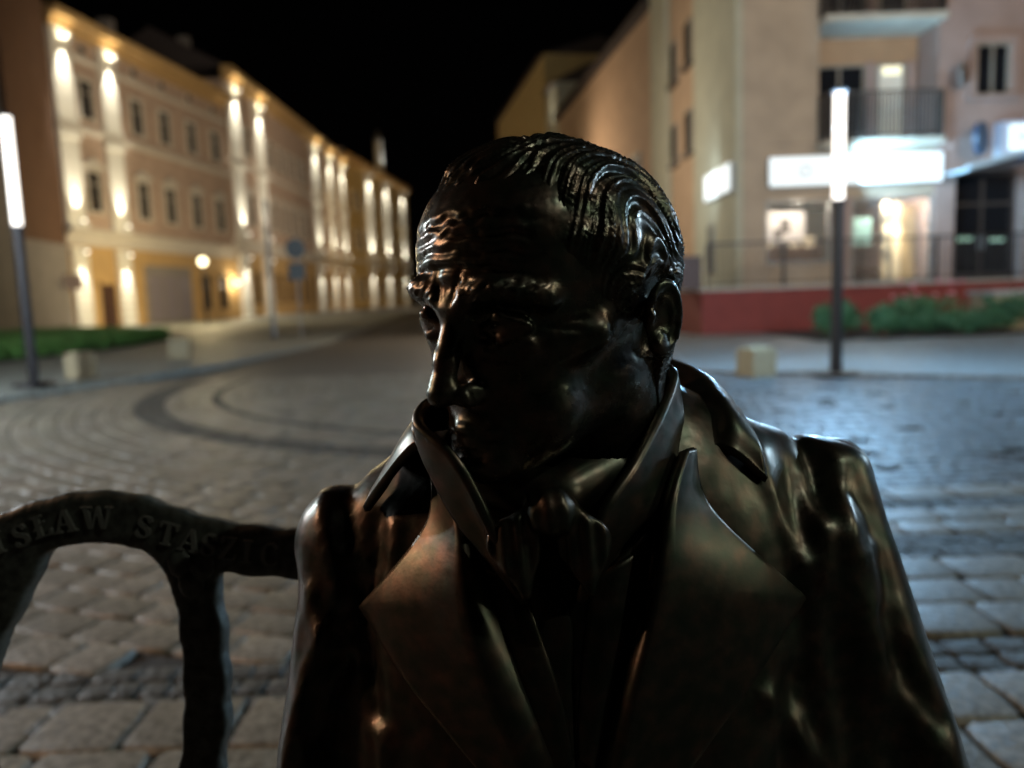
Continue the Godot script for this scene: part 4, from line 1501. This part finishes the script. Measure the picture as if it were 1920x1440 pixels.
# how far the hair stands off the scalp at p (below zero: bare skin)
func hair_cover(p: Vector3) -> float:
	var x := absf(p.x)
	# across the head the hairline runs up from the sideburn round a receding temple to the forelock
	var side := 36.0 - p.z + (p.y - 20.0) * 0.30
	var lock := 14.0 - absf(p.y - 50.0) * 0.8
	var front := p.y - 79.0 - maxf(0.0, x - 24.0) * 0.55 + maxf(0.0, 30.0 - p.z) * 0.9
	var m := maxf(front, minf(side + maxf(lock, 0.0) * 1.3, 60.0))
	m += brow_noise.get_noise_2d(p.x * 2.0 + p.z, p.y * 0.8) * 6.0
	var burn := minf(11.0 - absf(p.z - 4.0), p.y + 40.0)
	m = maxf(m, burn)
	# round the ear, and the nape
	var ear := Vector2((p.z + 22.0) * 1.15, p.y + 12.0).length() * 2.4 - 58.0
	if x > 40.0 and p.z < 2.0:
		m = minf(m, ear)
	if p.z > -6.0 and p.y < -6.0:
		m = minf(m, burn)
	m = minf(m, p.y + 56.0 + maxf(0.0, -p.z - 20.0) * 0.35)
	return m

func hair_d(p: Vector3) -> float:
	var d := smin(ell(p, Vector3(0, 27, -14), Vector3(75, 82, 99)), ell(p, Vector3(0, 52, 26), Vector3(52, 49, 55)), 34.0)
	d = smin(d, ell(p, Vector3(0, -36, 24), Vector3(51, 75, 62)), 22.0)
	d = smin(d, cone(p, Vector3(0, -60, -38), Vector3(0, -200, -62), 57.0, 62.0), 26.0)
	if absf(d) > 30.0:
		return d - 8.0
	if d < -14.0:
		return d
	var m := hair_cover(p)
	var t := lerpf(-5.0, 6.0, smoothstep(-12.0, 36.0, m)) + clampf((m - 14.0) * 0.06, 0.0, 3.0)
	if p.z < -50.0:
		t += smoothstep(10.0, -50.0, p.y) * 6.0
	return d - t

func hair_relief(p: Vector3) -> float:
	var q := p - Vector3(0, -12, -20)
	var far := Vector2(q.y, q.z).length()
	var a := atan2(q.y, q.z)
	var b := atan2(q.x, far)
	# locks sweep back and wave as they go; each tuft starts and ends at its own place
	var wave := 0.10 * sin(a * 3.2 + b * 5.0) + hair_noise.get_noise_2d(a * 20.0, b * 26.0) * 0.16
	var bb := b + wave
	var row := hair_noise.get_noise_2d(bb * 62.0 + 900.0, a * 6.0) * 0.5
	var tuft := hair_noise.get_noise_2d(bb * 125.0, (a + row) * 8.0)
	var strand := hair_noise.get_noise_2d(bb * 300.0 + 300.0, (a + row) * 8.0)
	var fine := hair_noise.get_noise_2d(bb * 480.0 + 700.0, (a + row) * 9.0)
	# beside the ears the hair hangs down and back
	var across := (p.z * 0.85 + p.y * 0.42 + 4.0 * sin(p.y * 0.09)) / 95.0
	var along := (p.y * 0.8 - p.z * 0.4) / 95.0
	var w := smoothstep(22.0, 52.0, far)
	var tuft2 := hair_noise.get_noise_2d(across * 125.0, along * 14.0)
	var strand2 := hair_noise.get_noise_2d(across * 300.0 + 300.0, along * 14.0)
	var m := smoothstep(-4.0, 26.0, hair_cover(p))
	var h := (1.0 - 2.0 * absf(lerpf(tuft2, tuft, w))) * 1.9 + (1.0 - 1.9 * absf(lerpf(strand2, strand, w))) * 1.8 + (1.0 - 1.9 * absf(fine)) * 0.5 * w
	return m * h - 2.2 * m

var hair_noise := FastNoiseLite.new()

# ---------------------------------------------------------------- coat and body
var folds: Array = []       # [box, points, height, half width] in the sculpting frame, along the coat's front
var body_keys := {}

func fold(points: Array, height: float, width: float) -> void:
	var line: Array[Vector2] = []
	var box := Rect2()
	for i in points.size():
		var a := pt(points[i][0], points[i][1], -30.0)
		line.append(Vector2(a.x, a.y))
		box = Rect2(line[0], Vector2.ZERO) if i == 0 else box.expand(line[i])
	folds.append([box.grow(width * 2.4), line, height, width])

func fold_height(p: Vector3) -> float:
	var h := 0.0
	var q := Vector2(p.x, p.y)
	for f in folds:
		if not f[0].has_point(q):
			continue
		var line: Array[Vector2] = f[1]
		var best := 1e9
		for i in line.size() - 1:
			var a := line[i]
			var ab := line[i + 1] - a
			var t := clampf((q - a).dot(ab) / ab.length_squared(), 0.0, 1.0)
			best = minf(best, q.distance_squared_to(a + ab * t))
		var w: float = f[3]
		h += f[2] * exp(-best / (w * w))
	return h

func set_body() -> void:
	body_keys = {
		"chest": pt(1095, 1170, -92), "belly": pt(1105, 1640, -80), "sl": pt(655, 1010, -100), "sm": pt(1090, 830, -112), "sr": pt(1518, 922, -118),
		"la": pt(642, 985, -88), "lb": pt(590, 1560, -55), "la2": pt(660, 1000, -140), "lb2": pt(640, 1560, -130),
		"ra": pt(1578, 884, -100), "rb": pt(1694, 1480, -60), "bl": pt(680, 1060, -100), "bl2": pt(670, 1560, -80), "br": pt(1540, 1010, -66), "br2": pt(1610, 1560, -56), "ra2": pt(1560, 890, -150), "rb2": pt(1670, 1480, -140),
	}
	# armhole seams
	fold([[632, 880], [636, 940], [650, 1030], [690, 1190], [715, 1330]], -9.0, 7.0)
	fold([[1557, 800], [1558, 880], [1556, 960]], -7.0, 6.5)
	# left sleeve
	fold([[578, 940], [588, 1000], [612, 1075], [625, 1140]], 4.0, 7.0)
	fold([[565, 1120], [572, 1165], [590, 1200], [600, 1240]], 4.0, 7.0)
	fold([[600, 1180], [570, 1260], [548, 1350], [530, 1440]], 6.5, 8.0)
	fold([[640, 1260], [620, 1300], [600, 1400]], -6.0, 8.0)
	# left breast
	fold([[640, 935], [648, 1000], [655, 1050]], 5.5, 5.0)
	fold([[700, 985], [706, 1060], [690, 1120]], -4.5, 8.0)
	fold([[735, 990], [730, 1060], [715, 1110]], 4.0, 8.0)
	fold([[660, 1060], [690, 1180], [712, 1290], [725, 1420]], 5.0, 9.0)
	# right breast: folds falling from the shoulder to the lapel's corner
	fold([[1448, 850], [1458, 915], [1476, 980], [1505, 1060]], 3.6, 8.0)
	fold([[1545, 900], [1552, 1000], [1548, 1090]], 3.0, 6.0)
	fold([[1506, 880], [1512, 1000], [1528, 1100]], -2.0, 9.0)
	fold([[1520, 1060], [1530, 1150], [1535, 1270], [1548, 1440]], 6.5, 12.0)
	fold([[1420, 1280], [1470, 1340], [1520, 1430]], 6.0, 9.0)
	fold([[1470, 1260], [1450, 1330], [1440, 1420]], -6.0, 12.0)
	# right sleeve
	fold([[1612, 850], [1616, 900], [1612, 960], [1604, 1030]], 3.6, 9.5)
	fold([[1585, 870], [1585, 950], [1580, 1040]], -2.4, 9.5)
	fold([[1622, 1050], [1645, 1048], [1662, 1035]], 3.0, 5.4)
	fold([[1660, 1060], [1658, 1110], [1636, 1160]], 2.7, 6.8)
	fold([[1640, 1200], [1665, 1290], [1720, 1350], [1780, 1420]], 3.9, 13.5)
	fold([[1560, 1180], [1580, 1300], [1640, 1400]], -5.4, 24.3)
	fold([[1700, 1150], [1740, 1260], [1790, 1380]], 3.0, 10.8)
	fold([[1680, 1230], [1712, 1300], [1760, 1350]], -3.0, 9.5)

func body_d(p: Vector3) -> float:
	var k := body_keys
	var d := ell(p, k.chest, Vector3(205, 225, 104))
	d = smin(d, ell(p, k.belly, Vector3(215, 280, 120)), 60.0)
	d = smin(d, cone(p, k.sl, k.sm, 46.0, 52.0), 34.0)
	d = smin(d, cone(p, k.sm, k.sr, 52.0, 50.0), 34.0)
	d = smin(d, cone(p, k.bl, k.bl2, 44.0, 52.0), 24.0)
	d = smin(d, cone(p, k.br, k.br2, 34.0, 52.0), 24.0)
	var la := smin(cone(p, k.la, k.lb, 30.0, 36.0), cone(p, k.la2, k.lb2, 36.0, 44.0), 22.0)
	var ra := smin(cone(p, k.ra, k.rb, 24.0, 54.0), cone(p, k.ra2, k.rb2, 36.0, 60.0), 22.0)
	d = smin(d, la, 10.0)
	d = smin(d, ra, 10.0)
	if absf(d) < 16.0:
		d -= fold_height(p)
	return d

# the point of the coat under a spot of the front, lifted by some millimetres towards the front
func on_coat(u: float, v: float, lift: float) -> Vector3:
	var eye := Vector3(0, 0, SCULPT_DEPTH)
	var dir := (pt(u, v, 0.0) - eye).normalized()
	var t := 400.0
	for k in 48:
		var d := coat_base(eye + dir * t)
		if d < 0.2:
			break
		t += d * 0.8
		if t > 900.0:
			break
	return eye + dir * (t - lift)

func coat_base(p: Vector3) -> float:
	var k := body_keys
	var d := ell(p, k.chest, Vector3(205, 225, 104))
	d = smin(d, ell(p, k.belly, Vector3(215, 280, 120)), 60.0)
	d = smin(d, cone(p, k.sl, k.sm, 46.0, 52.0), 34.0)
	d = smin(d, cone(p, k.sm, k.sr, 52.0, 50.0), 34.0)
	return d

func curve2(keys: Array, t: float) -> Vector3:
	var n := keys.size() - 1
	var s := clampf(t, 0.0, 1.0) * n
	var i := mini(int(s), n - 1)
	var w := s - i
	var g := func(q: int) -> Vector3:
		var e: Array = keys[clampi(q, 0, n)]
		return Vector3(e[0], e[1], e[2] if e.size() > 2 else 0.0)
	return g.call(i).cubic_interpolate(g.call(i + 1), g.call(i - 1), g.call(i + 2), w)

# a flap lying on the coat between two edges given as [across, down, lift]
func flap(inner: Array, outer: Array, nu: int, nv: int, belly: float) -> Array:
	var grid := []
	for i in nu + 1:
		var row := []
		var a := curve2(inner, float(i) / nu)
		var b := curve2(outer, float(i) / nu)
		for j in nv + 1:
			var w := float(j) / nv
			var c := a.lerp(b, w)
			row.append(on_coat(c.x, c.y, c.z + belly * sin(w * PI)))
		grid.append(row)
	return grid

# a lapel: from its edge inside the opening over the roll to the outer edge, with a sharp corner where the two lengths meet
func lapel(in0: Array, roll0: Array, out0: Array, in1: Array, roll1: Array, out1: Array) -> Array:
	var grid := []
	var inn := in0 + in1.slice(1)
	var rol := roll0 + roll1.slice(1)
	for i in 45:
		var t := i / 44.0
		var pa := curve2(inn, t)
		var pr := curve2(rol, t)
		var po := curve2(out0, t * 2.0) if i <= 22 else curve2(out1, t * 2.0 - 1.0)
		var row := []
		for j in 9:
			var c := pa.lerp(pr, j / 9.0)
			c.z = lerpf(pa.z, pr.z, sin(j / 9.0 * PI / 2.0))
			row.append(on_coat(c.x, c.y, c.z))
		for j in 15:
			var w := j / 14.0
			var c := pr.lerp(po, w)
			c.z = lerpf(pr.z, po.z, 1.0 - (1.0 - w) * (1.0 - w * 0.35))
			row.append(on_coat(c.x, c.y, c.z))
		grid.append(row)
	return grid

# a sheet between two rows of points, with rows in between given by the other lists
func loft(rails: Array, nu: int, nv: int) -> Array:
	var grid := []
	for i in nu + 1:
		var cross := []
		for r in rails:
			cross.append(spline(r, float(i) / nu))
		var row := []
		for j in nv + 1:
			row.append(spline(cross, float(j) / nv))
		grid.append(row)
	return grid

func pts(list: Array) -> Array:
	var out := []
	for e in list:
		out.append(pt(e[0], e[1], e[2]))
	return out

func ruffle(verts: PackedVector3Array, idx: PackedInt32Array, amount: float, freq: float) -> PackedVector3Array:
	var nor := smooth_normals(verts, idx)
	for i in verts.size():
		verts[i] += nor[i] * skin_noise.get_noise_3dv(verts[i] * freq) * amount
	return verts

func build_statue() -> void:
	brow_noise.seed = 7
	brow_noise.frequency = 0.05
	brow_noise.fractal_octaves = 2
	hair_noise.seed = 5
	hair_noise.frequency = 0.05
	hair_noise.fractal_type = FastNoiseLite.FRACTAL_NONE
	hair_noise.noise_type = FastNoiseLite.TYPE_SIMPLEX_SMOOTH
	skin_noise.seed = 11
	skin_noise.frequency = 0.08
	skin_noise.fractal_octaves = 3
	set_body()
	var statue := Node3D.new()
	statue.name = "bronze_statue"
	add_child(statue)
	statue.position = STATUE_BASE
	statue.set_meta("label", "dark bronze statue of a seated man in a high-collared coat, head turned aside")
	statue.set_meta("category", "statue")
	# head
	var s := 1.08
	var turn := Basis(Vector3.BACK, deg_to_rad(HEAD_ROLL)) * Basis(Vector3.UP, deg_to_rad(-HEAD_YAW)) * Basis(Vector3.RIGHT, deg_to_rad(HEAD_PITCH))
	head_at = Transform3D(turn * Basis.from_scale(Vector3(s, s * 0.93, s)), HEAD_AT)
	var h := net(head_d, Vector3(-100, -150, -125), Vector3(100, 135, 130), 2.2, 1.5)
	var hv: PackedVector3Array = h[0]
	var hi: PackedInt32Array = h[1]
	hv = relax(hv, hi, 1)
	var hn := smooth_normals(hv, hi)
	for i in hv.size():
		var p := hv[i]
		hv[i] = head_at * (p + hn[i] * head_relief(p))
	cast_piece("head", hv, hi, polished, statue)
	h = net(hair_d, Vector3(-100, -90, -135), Vector3(100, 145, 110), 1.6, 2.0)
	hv = h[0]
	hi = h[1]
	hn = smooth_normals(hv, hi)
	for i in hv.size():
		var p := hv[i]
		hv[i] = head_at * (p + hn[i] * hair_relief(p))
	cast_piece("hair", hv, hi, polished, statue)
	h = net(body_d, Vector3(-290, -420, -260), Vector3(460, 30, 60), 4.5, 1.5)
	hv = h[0]
	hi = h[1]
	hv = ruffle(relax(hv, hi, 2), hi, 0.7, 0.3)
	cast_piece("coat", hv, hi, bronze, statue)
	# lapels: from the roll at the opening out to the pointed corner
	var v := PackedVector3Array()
	var x := PackedInt32Array()
	sheet(lapel([[836, 872, 4], [890, 985, 2], [940, 1130, 2]], [[826, 868, 18], [858, 985, 30], [868, 1130, 32]], [[808, 866, 10], [800, 985, 8], [677, 1137, 8]],
		[[940, 1130, 2], [1005, 1290, 2], [1075, 1460, 2]], [[868, 1130, 32], [910, 1290, 26], [990, 1460, 16]], [[677, 1137, 8], [775, 1290, 7], [915, 1460, 5]]), 4.5, v, x)
	cast_piece("lapel", ruffle(v, x, 0.9, 0.12), x, bronze, statue)
	v = PackedVector3Array()
	x = PackedInt32Array()
	sheet(lapel([[1278, 850, 4], [1236, 945, 2], [1204, 1118, 0]], [[1288, 846, 18], [1262, 940, 30], [1236, 1118, 34]], [[1302, 842, 10], [1332, 955, 9], [1509, 1120, 8]],
		[[1204, 1118, 0], [1152, 1290, 0], [1106, 1460, 0]], [[1236, 1118, 34], [1198, 1290, 28], [1160, 1460, 20]], [[1509, 1120, 8], [1400, 1290, 7], [1270, 1470, 5]]), 4.5, v, x)
	cast_piece("lapel", ruffle(v, x, 0.9, 0.12), x, bronze, statue)
	# coat collar: stands round the neck, rolls over and falls on the shoulders
	v = PackedVector3Array()
	x = PackedInt32Array()
	var inner := pts([[826, 850, 6], [836, 820, -15], [900, 760, -110], [1090, 720, -165], [1240, 745, -120], [1285, 800, -60], [1300, 862, -34]])
	var roll := pts([[792, 830, 8], [800, 775, -25], [900, 690, -135], [1110, 650, -190], [1290, 697, -130], [1334, 757, -72], [1340, 838, -42]])
	var fall := pts([[687, 954, -22], [740, 860, -75], [860, 770, -170], [1110, 700, -222], [1330, 740, -170], [1408, 806, -112], [1434, 898, -58]])
	for e in [[0, 687, 954, 7.0], [1, 742, 868, 9.0], [5, 1408, 812, 9.0], [6, 1434, 898, 7.0]]:
		fall[e[0]] = on_coat(e[1], e[2], e[3])
	var mid_out := []
	for q in roll.size():
		mid_out.append(roll[q].lerp(fall[q], 0.4) + Vector3(0, 5, 4))
	sheet(loft([inner, roll, mid_out, fall], 72, 16), 7.5, v, x)
	cast_piece("collar", ruffle(v, x, 1.0, 0.35), x, bronze, statue)
	# standing collar of the waistcoat
	for side in 2:
		v = PackedVector3Array()
		x = PackedInt32Array()
		var top: Array
		var low: Array
		if side == 0:
			top = pts([[850, 742, -40], [808, 750, 12], [784, 790, 34], [848, 852, 52], [894, 930, 54], [952, 1060, 48]])
			low = pts([[880, 830, -60], [786, 800, 15], [796, 850, 28], [850, 960, 30], [930, 1060, 32], [985, 1130, 26]])
		else:
			top = pts([[1200, 690, -105], [1258, 690, -62], [1250, 745, -30], [1190, 865, 22], [1128, 965, 44], [1108, 1070, 42]])
			low = pts([[1190, 800, -100], [1275, 800, -58], [1268, 850, -30], [1235, 940, 6], [1170, 1010, 24], [1085, 1130, 26]])
		sheet(loft([top, low], 36, 8), 7.5, v, x)
		cast_piece("standing_collar", ruffle(v, x, 0.8, 0.4), x, bronze, statue)
	# waistcoat: two fronts with narrow lapels under the coat
	for side in 2:
		v = PackedVector3Array()
		x = PackedInt32Array()
		if side == 0:
			sheet(flap([[900, 1000, 3], [930, 1150, 5], [960, 1290, 5], [990, 1450, 4]], [[1000, 1080, 7], [1064, 1150, 9], [1070, 1290, 8], [1078, 1450, 7]], 24, 8, 3.0), 4.0, v, x)
			sheet(flap([[890, 1060, 9], [925, 1160, 11], [985, 1300, 11], [1040, 1450, 8]], [[980, 1100, 12], [1010, 1190, 13], [1048, 1300, 12], [1074, 1420, 10]], 24, 8, 3.0), 4.0, v, x)
		else:
			sheet(flap([[1064, 1150, 3], [1070, 1250, 4], [1074, 1350, 4], [1080, 1450, 4]], [[1210, 1000, 6], [1220, 1150, 7], [1190, 1290, 6], [1170, 1450, 5]], 24, 8, 3.0), 4.0, v, x)
			sheet(flap([[1110, 1090, 11], [1100, 1190, 12], [1090, 1300, 11], [1086, 1420, 9]], [[1190, 1040, 10], [1180, 1160, 11], [1150, 1300, 10], [1120, 1450, 8]], 24, 8, 3.0), 4.0, v, x)
		cast_piece("waistcoat_front", ruffle(v, x, 0.8, 0.35), x, bronze, statue)
	# cravat: a small knot and two hanging leaves
	cravat_keys = {"knot": pt(1034, 958, 46), "l0": pt(1002, 955, 48), "l1": pt(966, 1020, 50), "l2": pt(986, 1112, 48), "r0": pt(1066, 955, 48), "r1": pt(1096, 1020, 50), "r2": pt(1106, 1108, 48), "band0": pt(940, 890, 6), "band1": pt(1130, 890, -4)}
	h = net(cravat_d, Vector3(-40, -190, -20), Vector3(100, -60, 76), 1.8, 1.6)
	hv = relax(h[0], h[1], 1)
	cast_piece("cravat", hv, h[1], bronze, statue)
	# legs under the coat, down to the ground before the bench
	h = net(legs_d, Vector3(-330, -1120, -330), Vector3(460, -380, 420), 14.0, 1.3)
	hv = relax(h[0], h[1], 1)
	cast_piece("legs", hv, h[1], bronze, statue)

var cravat_keys := {}

func leaf_d(p: Vector3, a: Vector3, b: Vector3, c: Vector3, bow: float) -> float:
	# a folded leaf of cloth: thin in depth, with a raised rim
	var q := Vector3(p.x, p.y, p.z)
	var d := smin(cone(q, a, b, 8.0, 18.0), cone(q, b, c, 18.0, 5.0), 8.0)
	var depth := absf(p.z - 50.0 - bow * cos((p.x - b.x) * 0.14)) - 4.5
	depth -= 1.5 * sin((p.x - a.x) * 0.55 + p.y * 0.05)
	return smax(d, depth, 4.0)

func cravat_d(p: Vector3) -> float:
	var k := cravat_keys
	var d := ell(p, k.knot + Vector3(0, 0, 6), Vector3(18, 17, 15))
	d += 0.6 * sin(p.x * 0.55 + p.y * 0.1) * smoothstep(20.0, 5.0, d)
	d = smin(d, leaf_d(p, k.l0, k.l1, k.l2, 3.0), 4.0)
	d = smin(d, leaf_d(p, k.r0, k.r1, k.r2, 3.0), 4.0)
	d = smin(d, cone(p, k.knot - Vector3(0, -6, 14), k.band0, 16.0, 27.0), 8.0)
	d = smin(d, cone(p, k.knot - Vector3(0, -6, 14), k.band1, 16.0, 27.0), 8.0)
	return d

func legs_d(p: Vector3) -> float:
	var d := 1e9
	for s in [-1.0, 1.0]:
		var hip := Vector3(60 + s * 95, -560, -90)
		var knee := Vector3(60 + s * 120, -560, 330)
		var foot := Vector3(60 + s * 120, -1040, 300)
		d = minf(d, smin(cone(p, hip, knee, 95, 72), cone(p, knee, foot, 70, 48), 30))
		d = smin(d, cone(p, foot, foot + Vector3(s * 20, -20, 90), 46, 34), 20)
	return smin(d, ell(p, Vector3(60, -500, -80), Vector3(215, 160, 140)), 50)
